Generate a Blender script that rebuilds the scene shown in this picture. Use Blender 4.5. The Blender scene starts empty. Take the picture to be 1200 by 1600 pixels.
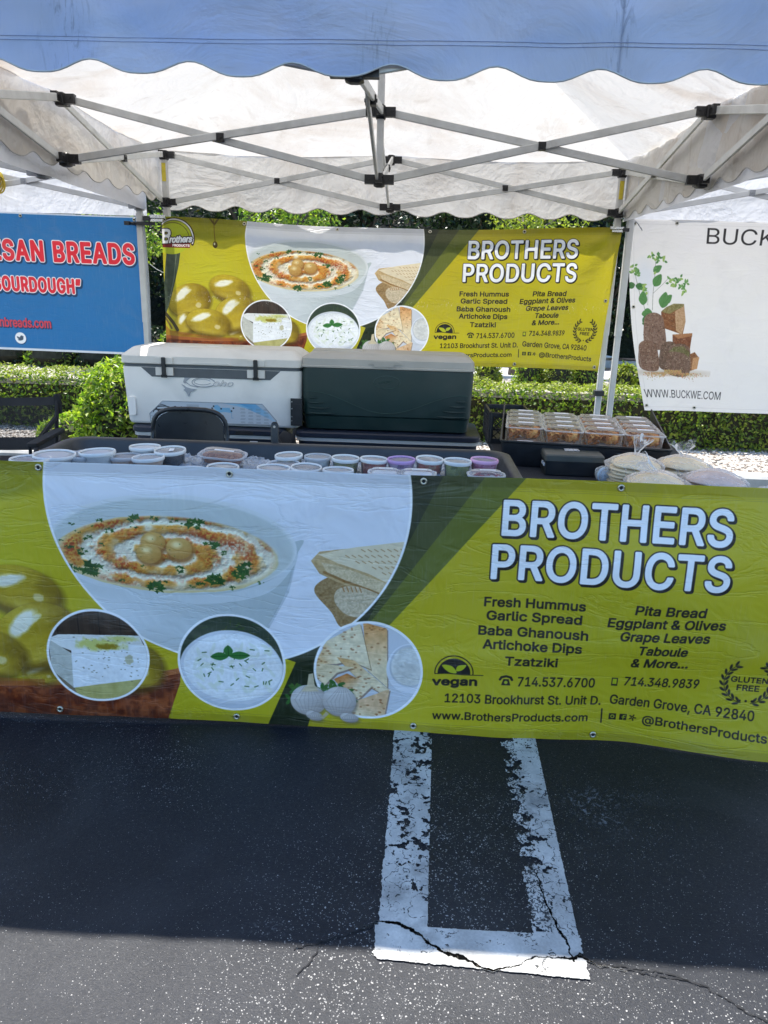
import bpy, bmesh, math, os, random
import numpy as np
from mathutils import Vector, Matrix, noise as mnoise

SC = bpy.context.scene
COL = SC.collection
PI = math.pi
rad = math.radians

# ------------------------------------------------------------------ camera, world, sun, exposure
cam_data = bpy.data.cameras.new('camera')
cam_data.sensor_fit = 'VERTICAL'; cam_data.sensor_height = 32.0
cam_data.lens = 1173.96 / 1600 * 32.0
cam_data.clip_start = 0.05; cam_data.clip_end = 600
cam = bpy.data.objects.new('camera', cam_data); COL.objects.link(cam)
_r = Vector((0.99879595, 0.04115649, 0.0266983)); _u = Vector((-0.03722308, 0.28130013, 0.95889764))
_f = Vector((-0.03195463, 0.95873687, -0.28249341))
cam.matrix_world = Matrix(((_r.x, _u.x, -_f.x, 0.191), (_r.y, _u.y, -_f.y, -3.783), (_r.z, _u.z, -_f.z, 1.451), (0, 0, 0, 1)))
SC.camera = cam
SUN = Vector((-0.20, 0.395, 1.0)).normalized()          # towards the sun
world = bpy.data.worlds.new('World'); SC.world = world; world.use_nodes = True
wn = world.node_tree; bg = wn.nodes['Background']
sky = wn.nodes.new('ShaderNodeTexSky'); sky.sky_type = 'NISHITA'; sky.sun_disc = False
sky.sun_elevation = math.asin(SUN.z); sky.sun_rotation = math.atan2(SUN.x, SUN.y)
sky.air_density = 1.0; sky.dust_density = 0.3; sky.ozone_density = 2.5
hsv = wn.nodes.new('ShaderNodeHueSaturation'); hsv.inputs['Saturation'].default_value = 1.12
wn.links.new(sky.outputs[0], hsv.inputs['Color']); wn.links.new(hsv.outputs[0], bg.inputs[0]); bg.inputs[1].default_value = 0.15
sun_data = bpy.data.lights.new('sun', 'SUN'); sun_data.energy = 4.3; sun_data.angle = rad(0.55); sun_data.color = (1.0, 0.95, 0.87)
sun = bpy.data.objects.new('sun', sun_data); COL.objects.link(sun)
sun.rotation_euler = (-SUN).to_track_quat('-Z', 'Y').to_euler(); sun.location = (0, 0, 20)
SC.render.engine = 'CYCLES'
SC.cycles.use_denoising = True; SC.cycles.max_bounces = 8; SC.cycles.transparent_max_bounces = 16
SC.cycles.caustics_reflective = False; SC.cycles.caustics_refractive = False
SC.view_settings.view_transform = 'Standard'; SC.view_settings.look = 'None'
SC.view_settings.exposure = 1.4; SC.view_settings.gamma = 1.0; SC.view_settings.use_curve_mapping = False

RNG = np.random.default_rng(7)
random.seed(7)

# ------------------------------------------------------------------ helpers
def tag(o, label=None, cat=None, group=None, kind=None):
    if label: o['label'] = label
    if cat: o['category'] = cat
    if group: o['group'] = group
    if kind: o['kind'] = kind
    return o
def empty(name, loc=(0, 0, 0), rz=0.0):
    o = bpy.data.objects.new(name, None); o.empty_display_size = 0.1
    o.location = loc; o.rotation_euler = (0, 0, rz); COL.objects.link(o); return o
def copy_tree(o, parent=None):
    c = o.copy(); COL.objects.link(c)
    if parent is not None: c.parent = parent
    for ch in list(o.children): copy_tree(ch, c)
    return c

class MB:
    def __init__(s): s.v = []; s.f = []; s.m = []
    def add(s, vs, fs, mi=0):
        b = len(s.v); s.v += [tuple(p) for p in vs]
        for f in fs: s.f.append(tuple(b + i for i in f)); s.m.append(mi)
        return s
    def box(s, c, d, mi=0, M=None):
        x, y, z = d[0] / 2, d[1] / 2, d[2] / 2
        vs = [Vector((i * x, j * y, k * z)) for k in (-1, 1) for j in (-1, 1) for i in (-1, 1)]
        if M is not None: vs = [M @ v for v in vs]
        vs = [v + Vector(c) for v in vs]
        return s.add(vs, [(0, 2, 3, 1), (4, 5, 7, 6), (0, 1, 5, 4), (2, 6, 7, 3), (0, 4, 6, 2), (1, 3, 7, 5)], mi)
    def bar(s, a, b, w, h, mi=0, up=(0, 0, 1), ch=0.0):
        a = Vector(a); b = Vector(b); d = (b - a).normalized(); upv = Vector(up)
        if abs(d.dot(upv)) > .99: upv = Vector((0, 1, 0))
        x = d.cross(upv).normalized(); y = x.cross(d)
        w /= 2; h /= 2; c = min(w, h) * .35 if ch == 0 else ch
        prof = [(-w + c, -h), (w - c, -h), (w, -h + c), (w, h - c), (w - c, h), (-w + c, h), (-w, h - c), (-w, -h + c)]
        n = 8; vs = [p + x * i + y * j for p in (a, b) for i, j in prof]
        fs = [(i, (i + 1) % n, n + (i + 1) % n, n + i) for i in range(n)] + [tuple(range(n))[::-1], tuple(range(n, 2 * n))]
        return s.add(vs, fs, mi)
    def tube(s, pts, r, n=8, mi=0, closed=False):
        pts = [Vector(p) for p in pts]; rs = r if isinstance(r, (list, tuple)) else [r] * len(pts)
        vs = []; fs = []; up = Vector((0.13, 0.21, 0.97)); L = len(pts)
        for i, p in enumerate(pts):
            q = pts[(i + 1) % L] if (closed or i < L - 1) else p; o = pts[i - 1] if (closed or i > 0) else p
            d = (q - o)
            d = d.normalized() if d.length > 1e-9 else Vector((0, 0, 1))
            x = d.cross(up)
            x = x.normalized() if x.length > 1e-3 else d.cross(Vector((1, 0, 0))).normalized()
            y = x.cross(d)
            for k in range(n):
                a = 2 * PI * k / n; vs.append(p + (x * math.cos(a) + y * math.sin(a)) * rs[i])
        for i in range(L if closed else L - 1):
            j = (i + 1) % L
            for k in range(n): fs.append((i * n + k, i * n + (k + 1) % n, j * n + (k + 1) % n, j * n + k))
        if not closed: fs += [tuple(range(n))[::-1], tuple(range((L - 1) * n, L * n))]
        return s.add(vs, fs, mi)
    def lathe(s, prof, c=(0, 0, 0), n=20, mi=0, M=None):
        vs = []; fs = []
        for r, z in prof:
            for k in range(n):
                a = 2 * PI * k / n; p = Vector((r * math.cos(a), r * math.sin(a), z))
                if M is not None: p = M @ p
                vs.append(p + Vector(c))
        for i in range(len(prof) - 1):
            for k in range(n): fs.append((i * n + k, i * n + (k + 1) % n, (i + 1) * n + (k + 1) % n, (i + 1) * n + k))
        if prof[0][0] > 1e-6: fs.append(tuple(range(n))[::-1])
        if prof[-1][0] > 1e-6: fs.append(tuple(range((len(prof) - 1) * n, len(prof) * n)))
        return s.add(vs, fs, mi)
    def rr(s, w, d, r, levels, c=(0, 0, 0), k=4, mi=0, capb=True, capt=True, M=None):
        """rounded rectangle swept through levels (z, inset[, shift_y])"""
        vs = []; fs = []; n = 4 * (k + 1)
        for lv in levels:
            z, ins = lv[0], lv[1]; sy = lv[2] if len(lv) > 2 else 0
            ww, dd = w / 2 - ins, d / 2 - ins; q = max(min(r - ins * .4, ww, dd), .001)
            for ci, (cx, cy) in enumerate(((ww - q, dd - q), (-ww + q, dd - q), (-ww + q, -dd + q), (ww - q, -dd + q))):
                for j in range(k + 1):
                    a = PI / 2 * (ci + j / k); p = Vector((cx + q * math.cos(a), cy + q * math.sin(a) + sy, z))
                    if M is not None: p = M @ p
                    vs.append(p + Vector(c))
        for i in range(len(levels) - 1):
            for j in range(n): fs.append((i * n + j, i * n + (j + 1) % n, (i + 1) * n + (j + 1) % n, (i + 1) * n + j))
        if capb: fs.append(tuple(range(n))[::-1])
        if capt: fs.append(tuple(range((len(levels) - 1) * n, len(levels) * n)))
        return s.add(vs, fs, mi)
    def build(s, name, mats, parent=None, smooth=0, loc=None, rz=None):
        me = bpy.data.meshes.new(name); me.from_pydata(s.v, [], s.f)
        if not isinstance(mats, (list, tuple)): mats = [mats]
        for m in mats: me.materials.append(m)
        if len(mats) > 1: me.polygons.foreach_set('material_index', s.m)
        me.update()
        o = bpy.data.objects.new(name, me); COL.objects.link(o)
        if parent is not None: o.parent = parent
        if loc is not None: o.location = loc
        if rz is not None: o.rotation_euler = (0, 0, rz)
        if smooth:
            me.polygons.foreach_set('use_smooth', [True] * len(me.polygons))
            if smooth != 1:
                me.set_sharp_from_angle(angle=rad(smooth))
        return o

def grid_mesh(name, nu, nv, fn, mat, parent=None, uv=None):
    """fn(s,t)->xyz with s,t in 0..1; uv(s,t)"""
    vs = [fn(i / nu, j / nv) for j in range(nv + 1) for i in range(nu + 1)]
    fs = [(j * (nu + 1) + i, j * (nu + 1) + i + 1, (j + 1) * (nu + 1) + i + 1, (j + 1) * (nu + 1) + i) for j in range(nv) for i in range(nu)]
    me = bpy.data.meshes.new(name); me.from_pydata([tuple(v) for v in vs], [], fs)
    l = me.uv_layers.new(name='UVMap')
    st = [(i / nu, j / nv) for j in range(nv + 1) for i in range(nu + 1)]
    uvs = [uv(*q) if uv else q for q in st]
    vi = np.zeros(len(me.loops), int); me.loops.foreach_get('vertex_index', vi)
    l.data.foreach_set('uv', np.array(uvs, float)[vi].ravel())
    me.polygons.foreach_set('use_smooth', [True] * len(me.polygons)); me.materials.append(mat); me.update()
    o = bpy.data.objects.new(name, me); COL.objects.link(o)
    if parent is not None: o.parent = parent
    return o

# ------------------------------------------------------------------ materials
def S(*c):      # sRGB 0-255 -> linear
    return tuple(((x / 255) / 12.92 if x / 255 <= .04045 else ((x / 255 + .055) / 1.055) ** 2.4) for x in c)
class NT:
    def __init__(s, name):
        s.m = bpy.data.materials.new(name); s.m.use_nodes = True; s.t = s.m.node_tree; s.b = s.t.nodes['Principled BSDF']; s.out = s.t.nodes['Material Output']
    def n(s, typ, **kw):
        nd = s.t.nodes.new(typ)
        for k, v in kw.items():
            if k.startswith('i_'):
                key = k[2:]; key = int(key) if key.isdigit() else key.replace('_', ' ')
                nd.inputs[key].default_value = v
            else: setattr(nd, k, v)
        return nd
    def l(s, a, b): s.t.links.new(a, b)
    def noise(s, scale, detail=3, vec=None, rough=.55, dist=0):
        nd = s.n('ShaderNodeTexNoise'); nd.inputs['Scale'].default_value = scale; nd.inputs['Detail'].default_value = detail
        nd.inputs['Roughness'].default_value = rough; nd.inputs['Distortion'].default_value = dist
        s.l(vec if vec is not None else s.co(), nd.inputs['Vector']); return nd.outputs['Fac']
    def co(s):
        if not hasattr(s, '_co'): s._co = s.n('ShaderNodeTexCoord').outputs['Object']
        return s._co
    def ramp(s, fac, stops, interp='LINEAR'):
        r = s.n('ShaderNodeValToRGB'); r.color_ramp.interpolation = interp; e = r.color_ramp.elements
        while len(e) < len(stops): e.new(.5)
        for el, (p, c) in zip(e, stops): el.position = p; el.color = (*c, 1) if isinstance(c, (tuple, list)) else (c, c, c, 1)
        s.l(fac, r.inputs[0]); return r.outputs[0]
    def mix(s, a, b, fac, blend='MIX'):
        m = s.n('ShaderNodeMix', data_type='RGBA', blend_type=blend)
        for v, k in ((a, 6), (b, 7)):
            if hasattr(v, 'links'): s.l(v, m.inputs[k])
            else: m.inputs[k].default_value = (*v, 1)
        if hasattr(fac, 'links'): s.l(fac, m.inputs[0])
        else: m.inputs[0].default_value = fac
        return m.outputs[2]
    def math(s, op, a, b=0.0):
        m = s.n('ShaderNodeMath', operation=op)
        for v, k in ((a, 0), (b, 1)):
            if hasattr(v, 'links'): s.l(v, m.inputs[k])
            else: m.inputs[k].default_value = v
        return m.outputs[0]
    def bump(s, h, strength=.3, dist=.01):
        b = s.n('ShaderNodeBump'); b.inputs['Strength'].default_value = strength; b.inputs['Distance'].default_value = dist
        s.l(h, b.inputs['Height']); s.l(b.outputs[0], s.b.inputs['Normal']); return b.outputs[0]
    def set(s, **kw):
        for k, v in kw.items():
            i = s.b.inputs[k.replace('_', ' ')]
            if hasattr(v, 'links'): s.l(v, i)
            elif isinstance(v, tuple): i.default_value = (*v, 1)
            else: i.default_value = v
        return s
    def translucent(s, col, fac):
        tr = s.n('ShaderNodeBsdfTranslucent'); mx = s.n('ShaderNodeMixShader'); mx.inputs[0].default_value = fac
        if hasattr(col, 'links'): s.l(col, tr.inputs[0])
        else: tr.inputs[0].default_value = (*col, 1)
        for l in list(s.b.inputs['Normal'].links): s.l(l.from_socket, tr.inputs['Normal'])
        s.l(s.b.outputs[0], mx.inputs[1]); s.l(tr.outputs[0], mx.inputs[2]); s.l(mx.outputs[0], s.out.inputs[0])
    def seethrough(s, fac, tint=(1, 1, 1)):
        tr = s.n('ShaderNodeBsdfTransparent'); tr.inputs[0].default_value = (*tint, 1); mx = s.n('ShaderNodeMixShader')
        if hasattr(fac, 'links'): s.l(fac, mx.inputs[0])
        else: mx.inputs[0].default_value = fac
        src = s.out.inputs[0].links[0].from_socket
        s.l(tr.outputs[0], mx.inputs[1]); s.l(src, mx.inputs[2]); s.l(mx.outputs[0], s.out.inputs[0])

def pmat(name, col, rough=.5, var=.15, scale=12, bump=.15, bscale=60, metal=0, spec=.5, dirt=None, dirt_amt=.35):
    t = NT(name); n = t.noise(scale, 5)
    lo = tuple(max(0, c * (1 - var)) for c in col); hi = tuple(min(1, c * (1 + var)) for c in col)
    c = t.ramp(n, [(.3, lo), (.7, hi)])
    if dirt:
        d = t.ramp(t.noise(scale * .35, 6, dist=.6), [(.48, 0.), (.72, dirt_amt)])
        c = t.mix(c, dirt, d)
    t.set(Base_Color=c, Roughness=t.math('ADD', t.math('MULTIPLY', t.noise(scale * 2, 3), .25), rough - .125), Metallic=float(metal), Specular_IOR_Level=float(spec))
    if bump: t.bump(t.noise(bscale, 4), bump, .004)
    return t.m
# ------------------------------------------------------------------ flat print: a small painter for banners and decals
def _font():
    try: return bpy.data.fonts.load(os.path.join(bpy.utils.resource_path('LOCAL'), 'datafiles', 'fonts', 'Inter.woff2'))
    except Exception: return None
FONT = _font()
_tc = {}
def text_edges(txt, space=1.0):
    """outline segments of a line of text: arrays (n, 2, 2)"""
    if (txt, space) in _tc: return _tc[(txt, space)]
    c = bpy.data.curves.new('print', 'FONT'); c.body = txt; c.resolution_u = 4; c.fill_mode = 'NONE'; c.space_character = space
    if FONT: c.font = FONT
    o = bpy.data.objects.new('print', c); COL.objects.link(o)
    dg = bpy.context.evaluated_depsgraph_get(); me = o.evaluated_get(dg).to_mesh()
    v = np.zeros(len(me.vertices) * 3, np.float32); me.vertices.foreach_get('co', v)
    e = np.zeros(len(me.edges) * 2, np.int32); me.edges.foreach_get('vertices', e); v = v.reshape(-1, 3)[:, :2].astype(float)
    nxt = {}; 
    for a, b in e.reshape(-1, 2).tolist(): nxt.setdefault(a, []).append(b); nxt.setdefault(b, []).append(a)
    seen = set(); segs = []
    for st in sorted(nxt):
        if st in seen: continue
        loop = [st]; seen.add(st); cur = min(nxt[st])
        while cur not in seen:
            loop.append(cur); seen.add(cur); q = [k for k in nxt[cur] if k not in seen]
            if not q: break
            cur = q[0]
        for i in range(len(loop)): segs.append((v[loop[i]], v[loop[(i + 1) % len(loop)]]))
    bpy.data.objects.remove(o); bpy.data.curves.remove(c)
    _tc[(txt, space)] = np.array(segs); return _tc[(txt, space)]
def raster(seg, h, w):
    """non-zero winding fill"""
    D = np.zeros((h, w + 1), np.int32)
    for (x1, y1), (x2, y2) in seg:
        if y1 == y2: continue
        sg = 1
        if y1 > y2: x1, y1, x2, y2, sg = x2, y2, x1, y1, -1
        r = np.arange(max(0, math.ceil(y1 - .5)), min(h, math.ceil(y2 - .5)))
        if len(r) == 0: continue
        x = x1 + (x2 - x1) * (r + .5 - y1) / (y2 - y1); np.add.at(D, (r, np.clip(np.ceil(x - .5), 0, w).astype(int)), sg)
    return np.cumsum(D, 1)[:, :w] != 0
def dilate(m, r):
    r = float(r)
    if r < .5: return m
    o = m.copy(); R = int(r); h, w = m.shape
    for dy in range(-R, R + 1):
        dx = int(math.sqrt(max(r * r - dy * dy, 0)))
        row = np.zeros_like(m)
        ys, yd = slice(max(0, -dy), h - max(0, dy)), slice(max(0, dy), h - max(0, -dy))
        row[yd] = m[ys]
        cs = np.concatenate([np.zeros((h, 1), int), np.cumsum(row, 1)], 1)
        a = np.clip(np.arange(w) - dx, 0, w); b = np.clip(np.arange(w) + dx + 1, 0, w)
        o |= (cs[:, b] - cs[:, a]) > 0
    return o
def vnoise(h, w, cell, oct=3, seed=0):
    g = np.random.default_rng(seed); out = np.zeros((h, w)); amp = 1; tot = 0
    for _ in range(oct):
        ch, cw = max(2, int(h / cell) + 3), max(2, int(w / cell) + 3); r = g.random((ch, cw))
        y = np.arange(h) / cell; x = np.arange(w) / cell; yi = y.astype(int); xi = x.astype(int)
        fy = (y - yi)[:, None]; fx = (x - xi)[None, :]; fy = fy * fy * (3 - 2 * fy); fx = fx * fx * (3 - 2 * fx)
        yi = np.minimum(yi, ch - 2); xi = np.minimum(xi, cw - 2)
        a = r[yi][:, xi]; b = r[yi][:, xi + 1]; c = r[yi + 1][:, xi]; d = r[yi + 1][:, xi + 1]
        out += amp * ((a * (1 - fx) + b * fx) * (1 - fy) + (c * (1 - fx) + d * fx) * fy); tot += amp; amp *= .5; cell = max(cell / 2, 1)
    return out / tot
class Canvas:
    """u to the right, v down, in metres; colours sRGB 0-255"""
    def __init__(s, w, h, ppm, col=(255, 255, 255), v0=0.0):
        s.ppm = ppm; s.W = int(w * ppm); s.H = int(h * ppm); s.v0 = v0; s.w = w; s.h = h
        s.a = np.ones((s.H, s.W, 3), np.float32) * np.array(col, np.float32); s.seed = 1; s.T = (1, 0, 1, 0)
    def win(s, u0, v0, u1, v1):
        su, ou, sv, ov = s.T; u0, u1, v0, v1 = u0 * su + ou, u1 * su + ou, v0 * sv + ov, v1 * sv + ov
        x0 = int(max(0, math.floor(u0 * s.ppm))); x1 = int(min(s.W, math.ceil(u1 * s.ppm)))
        y0 = int(max(0, math.floor((v0 - s.v0) * s.ppm))); y1 = int(min(s.H, math.ceil((v1 - s.v0) * s.ppm)))
        if x1 <= x0 or y1 <= y0: return None
        U = ((np.arange(x0, x1) + .5) / s.ppm)[None, :]; V = ((np.arange(y0, y1) + .5) / s.ppm + s.v0)[:, None]; U = (U - ou) / su; V = (V - ov) / sv
        return (slice(y0, y1), slice(x0, x1)), U, V
    def blend(s, sl, m, col):
        m = np.clip(m, 0, 1)[..., None]; c = np.asarray(col, np.float32)
        s.a[sl] = s.a[sl] * (1 - m) + c * m
    def nz(s, sl, cell, oct=3):
        s.seed += 1; return vnoise(sl[0].stop - sl[0].start, sl[1].stop - sl[1].start, max(cell * s.ppm, 1.5), oct, s.seed)
    def ell(s, cx, cy, rx, ry, col, rot=0, soft=0.002, op=1, shade=None, tex=None, clip=None, rough=0):
        R = max(rx, ry) * 1.1 + soft; q = s.win(cx - R, cy - R, cx + R, cy + R)
        if not q: return
        sl, U, V = q; x = U - cx; y = V - cy; c, sn = math.cos(rot), math.sin(rot)
        X = (x * c + y * sn) / rx; Y = (-x * sn + y * c) / ry; d = np.sqrt(X * X + Y * Y)
        if rough: d = d + (s.nz(sl, min(rx, ry) * .6) - .5) * rough
        m = np.clip((1 - d) * min(rx, ry) / soft + .5, 0, 1) * op
        C = np.ones(d.shape + (3,), np.float32) * np.array(col, np.float32)
        if shade is not None:       # (dark colour, light dir x, y)
            k = np.clip(.5 + .5 * (X * shade[1] + Y * shade[2]) - .25 * (d ** 4), 0, 1)[..., None]
            C = C * k + np.array(shade[0], np.float32) * (1 - k)
        if tex: C = C + ((s.nz(sl, tex[0]) - .5) * tex[1])[..., None]
        if clip is not None: m = m * clip(U, V)
        s.blend(sl, m, C)
    def pmask(s, pts, U, V):
        ins = np.zeros(np.broadcast(U, V).shape, bool); n = len(pts)
        for i in range(n):
            x1, y1 = pts[i]; x2, y2 = pts[(i + 1) % n]
            if y1 == y2: continue
            ins ^= ((y1 > V) != (y2 > V)) & (U < (x2 - x1) * (V - y1) / (y2 - y1) + x1)
        return ins
    def poly(s, pts, col, op=1, tex=None, clip=None, curve=False, grad=None):
        if curve: pts = smooth_loop(pts)
        us = [p[0] for p in pts]; vs = [p[1] for p in pts]; q = s.win(min(us), min(vs), max(us), max(vs))
        if not q: return
        sl, U, V = q; e = .25 / s.ppm
        m = sum(s.pmask(pts, U + dx * e, V + dy * e).astype(np.float32) for dx, dy in ((-1, -1), (1, -1), (-1, 1), (1, 1))) / 4 * op
        C = np.ones(m.shape + (3,), np.float32) * np.array(col, np.float32)
        if grad is not None:
            k = np.clip(((U - grad[1]) * (grad[3] - grad[1]) + (V - grad[2]) * (grad[4] - grad[2])) / ((grad[3] - grad[1]) ** 2 + (grad[4] - grad[2]) ** 2), 0, 1)[..., None]
            C = C * (1 - k) + np.array(grad[0], np.float32) * k
        if tex: C = C + ((s.nz(sl, tex[0]) - .5) * tex[1])[..., None]
        if clip is not None: m = m * clip(U, V)
        s.blend(sl, m, C)
    def line(s, pts, w, col, op=1, clip=None):
        for (a, b), (c, d) in zip(pts[:-1], pts[1:]):
            q = s.win(min(a, c) - w, min(b, d) - w, max(a, c) + w, max(b, d) + w)
            if not q: continue
            sl, U, V = q; L = max((c - a) ** 2 + (d - b) ** 2, 1e-12); t = np.clip(((U - a) * (c - a) + (V - b) * (d - b)) / L, 0, 1)
            dist = np.sqrt((U - a - t * (c - a)) ** 2 + (V - b - t * (d - b)) ** 2)
            s.blend(sl, np.clip((w / 2 - dist) * s.ppm + .5, 0, 1) * op * (clip(U, V) if clip is not None else 1), col)
    def text(s, txt, u0, v0, u1, v1, cap, layers, shear=0, ss=3, space=1.0):
        """baseline (u0,v0)-(u1,v1); layers [(dilate_m, (du,dv), colour)] painted in order"""
        tri = text_edges(txt, space); H = text_edges('H'); ch = H[:, :, 1].max()
        x0, x1 = tri[:, :, 0].min(), tri[:, :, 0].max(); P = s.ppm * ss
        pad = max([l[0] for l in layers] + [.002]) + .012; L = u1 - u0
        ub, vb = u0 - pad, min(v0, v1) - cap * 1.4 - pad; w = int((L + 2 * pad) * P); h = int((cap * 2.0 + abs(v1 - v0) + 2 * pad) * P)
        X = (tri[:, :, 0] - x0) / (x1 - x0) * L; Y = tri[:, :, 1] / ch * cap
        Xs = X + Y * shear; T = np.stack([(u0 + Xs - ub) * P, ((v0 + (v1 - v0) * X / L - Y) - vb) * P], -1)
        base = raster(T, h, w); hh, ww = h // ss * ss, w // ss * ss
        for dil, (du, dv), col in layers:
            m = dilate(base, dil * P)
            m = m[:hh, :ww].reshape(hh // ss, ss, ww // ss, ss).mean((1, 3))
            x = int(round((ub + du) * s.ppm)); y = int(round((vb + dv - s.v0) * s.ppm)); mh, mw = m.shape
            xa, ya = max(x, 0), max(y, 0); xb, yb = min(x + mw, s.W), min(y + mh, s.H)
            if xb > xa and yb > ya: s.blend((slice(ya, yb), slice(xa, xb)), m[ya - y:yb - y, xa - x:xb - x], col)
    def image(s, name):
        im = bpy.data.images.new(name, s.W, s.H, alpha=False)
        px = np.ones((s.H, s.W, 4), np.float32); px[..., :3] = np.clip(s.a / 255, 0, 1)[::-1]
        im.pixels.foreach_set(px.ravel()); im.update(); im.pack(); return im
def smooth_loop(pts, k=6):
    n = len(pts); out = []
    for i in range(n):
        p0, p1, p2, p3 = (np.array(pts[(i + j - 1) % n], float) for j in range(4))
        for j in range(k):
            t = j / k; out.append(tuple(.5 * (2 * p1 + (p2 - p0) * t + (2 * p0 - 5 * p1 + 4 * p2 - p3) * t * t + (3 * p1 - p0 - 3 * p2 + p3) * t ** 3)))
    return out

def paint_food_banner():
    cv = Canvas(3.0, .92, 760, (190, 174, 30), v0=-.017)
    R = np.random.default_rng(5)
    full = (slice(0, cv.H), slice(0, cv.W)); _, U, V = cv.win(0, -.02, 3.0, .92)
    # green ground with soft brighter sweeps
    k = .5 + .5 * np.sin(U * 2.1 + V * 3.2 + 1.0); cv.blend(full, .30 * k * (U < 3), (198, 188, 40))
    cv.blend(full, np.clip(1 - np.sqrt(((U - .30) / .38) ** 2 + ((V - .30) / .26) ** 2), 0, 1) * .8, (200, 194, 46))
    cv.blend(full, np.clip((.10 + .04 * np.cos((U - .3) * 7) - V) * 30, 0, 1) * (U < .7) * .6, (128, 128, 28))
    cv.blend(full, np.clip((V - .30 - .5 * (U - 2.3) ** 2 + .10 * (U - 2)) * 8, 0, 1) * np.clip((U - 1.9) * 3, 0, 1) * .18, (140, 142, 20))
    # slanted bands
    def xl(a, b, v): return a + (b - a) * (v) / .493
    a, b, c = (1.819, 1.600), (1.944, 1.613), (2.069, 1.683)
    vb = .91
    cv.poly([(1.3, -.02), (xl(*c, -.02), -.02), (xl(*c, vb), vb), (1.3, vb)], (103, 110, 42))
    cv.poly([(1.3, -.02), (xl(*b, -.02), -.02), (xl(*b, .493), .493), (xl(*b, vb) + .05, vb), (1.3, vb)], (76, 82, 46))
    cv.poly([(1.3, -.02), (xl(*a, -.02), -.02), (xl(*a, .493), .493), (1.425, .82), (1.392, vb), (1.26, vb), (1.25, .5)], (52, 58, 40))
    cv.poly([(1.36, .66), (1.5, .62), (1.43, .80), (1.40, vb), (1.25, vb)], (34, 44, 24), tex=(.02, 14))
    cv.poly([(1.0, .70), (.90, vb), (1.262, vb), (1.362, .655), (1.2, .6)], (186, 176, 32))
    # wooden bowl of olives, lower left
    cv.poly([(-.1, .76), (.2, .79), (.525, .772), (.853, .735), (.97, .705), (.965, .76), (.915, vb), (-.1, vb)], (120, 56, 26), tex=(.05, 60))
    _sl, uu, vv = cv.win(0, .70, .97, .92)
    grain = vnoise(_sl[0].stop - _sl[0].start, _sl[1].stop, 22, 4, 9); g = np.sin((uu * 10 + vv * 42 + grain * 9))
    bm = cv.pmask([(-.1, .79), (.2, .80), (.525, .80), (.853, .765), (.96, .74), (.915, .95), (-.1, .95)], uu, vv)
    cv.blend(_sl, bm * np.clip(g, 0, 1) * .5, (62, 22, 14)); cv.blend(_sl, bm * np.clip(-g - .4, 0, 1) * .5, (196, 112, 60))
    cv.line([(-.05, .772), (.1, .785), (.3, .79), (.525, .778), (.7, .762), (.853, .742), (.965, .712)], .02, (176, 104, 58))
    def olive(cx, cy, rx, ry, rot, base=(220, 194, 52)):
        cv.ell(cx + .006, cy + .012, rx * 1.05, ry * 1.07, (84, 62, 12), rot, soft=.02, op=.7)
        cv.ell(cx, cy, rx, ry, base, rot, shade=((116, 90, 16), -.55, -.75), tex=(.012, 22)); cv.ell(cx + rx * .05, cy + ry * .62, rx * .62, ry * .16, (226, 204, 92), rot, soft=.02, op=.45, rough=.3); cv.ell(cx + rx * .62, cy - ry * .1, rx * .2, ry * .5, (120, 96, 16), rot, soft=.03, op=.4)
        cv.ell(cx + rx * .12, cy + ry * .35, rx * .7, ry * .45, (206, 178, 44), rot, soft=.03, op=.5)
        cv.ell(cx - rx * .32, cy - ry * .38, rx * .42, ry * .24, (248, 246, 232), rot - .5, soft=.012, op=.9, rough=.3)
        cv.ell(cx - rx * .05, cy - ry * .52, rx * .20, ry * .10, (240, 238, 215), rot - .3, soft=.006, op=.7, rough=.4)
        cv.ell(cx + rx * .42, cy + ry * .28, rx * .13, ry * .16, (238, 226, 190), rot, soft=.006, op=.6, rough=.5)
    olive(.80, .70, .11, .09, .1, (150, 140, 40)); olive(.49, .745, .06, .035, .1, (176, 156, 60))
    olive(.445, .434, .136, .088, .25); olive(.168, .525, .148, .108, -.35)
    olive(.49, .60, .15, .118, -.35); olive(.14, .68, .085, .07, -.6); olive(.292, .672, .15, .094, .12)
    cv.poly([(0, .70), (.03, .735), (.3, .765), (.5, .765), (.5, .79), (0, .80)], (150, 84, 30), op=.55)
    cv.poly([(.045, .13), (.12, .13), (.112, .25), (.088, .36), (.02, .58), (-.01, .62), (.0, .42)], (66, 76, 58), curve=True, tex=(.03, 22))
    cv.line([(.095, .18), (.07, .38), (.02, .57)], .004, (120, 128, 100)); cv.line([(.0, .62), (.05, .68), (.08, .73)], .022, (72, 60, 26)); cv.line([(.0, .65), (.04, .72)], .012, (120, 96, 40))
    cv.line([(.347, -.02), (.352, .09), (.354, .13)], .006, (120, 96, 24)); cv.ell(.354, .15, .016, .022, (140, 112, 26), shade=((60, 44, 8), -.4, -.6)); cv.ell(.350, .145, .005, .008, (235, 230, 190))
    cv.line([(.32, -.02), (.352, .02), (.38, -.02)], .012, (104, 84, 24))
    # red and white script emblem
    cv.ell(.06, .10, .135, .125, (182, 190, 40)); 
    def arc(cx, cy, rx, ry, a0, a1, w, col, n=40):
        cv.line([(cx + rx * math.cos(a0 + (a1 - a0) * i / n), cy + ry * math.sin(a0 + (a1 - a0) * i / n)) for i in range(n + 1)], w, col)
    arc(.085, .115, .125, .118, -2.5, .35, .018, (48, 22, 20)); arc(.085, .115, .123, .116, -2.45, .3, .009, (240, 238, 230)); arc(.075, .12, .108, .10, -2.4, .2, .003, (70, 40, 30))
    cv.poly([(-.01, .152), (.188, .148), (.185, .180), (-.01, .182)], (120, 30, 26))
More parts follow.
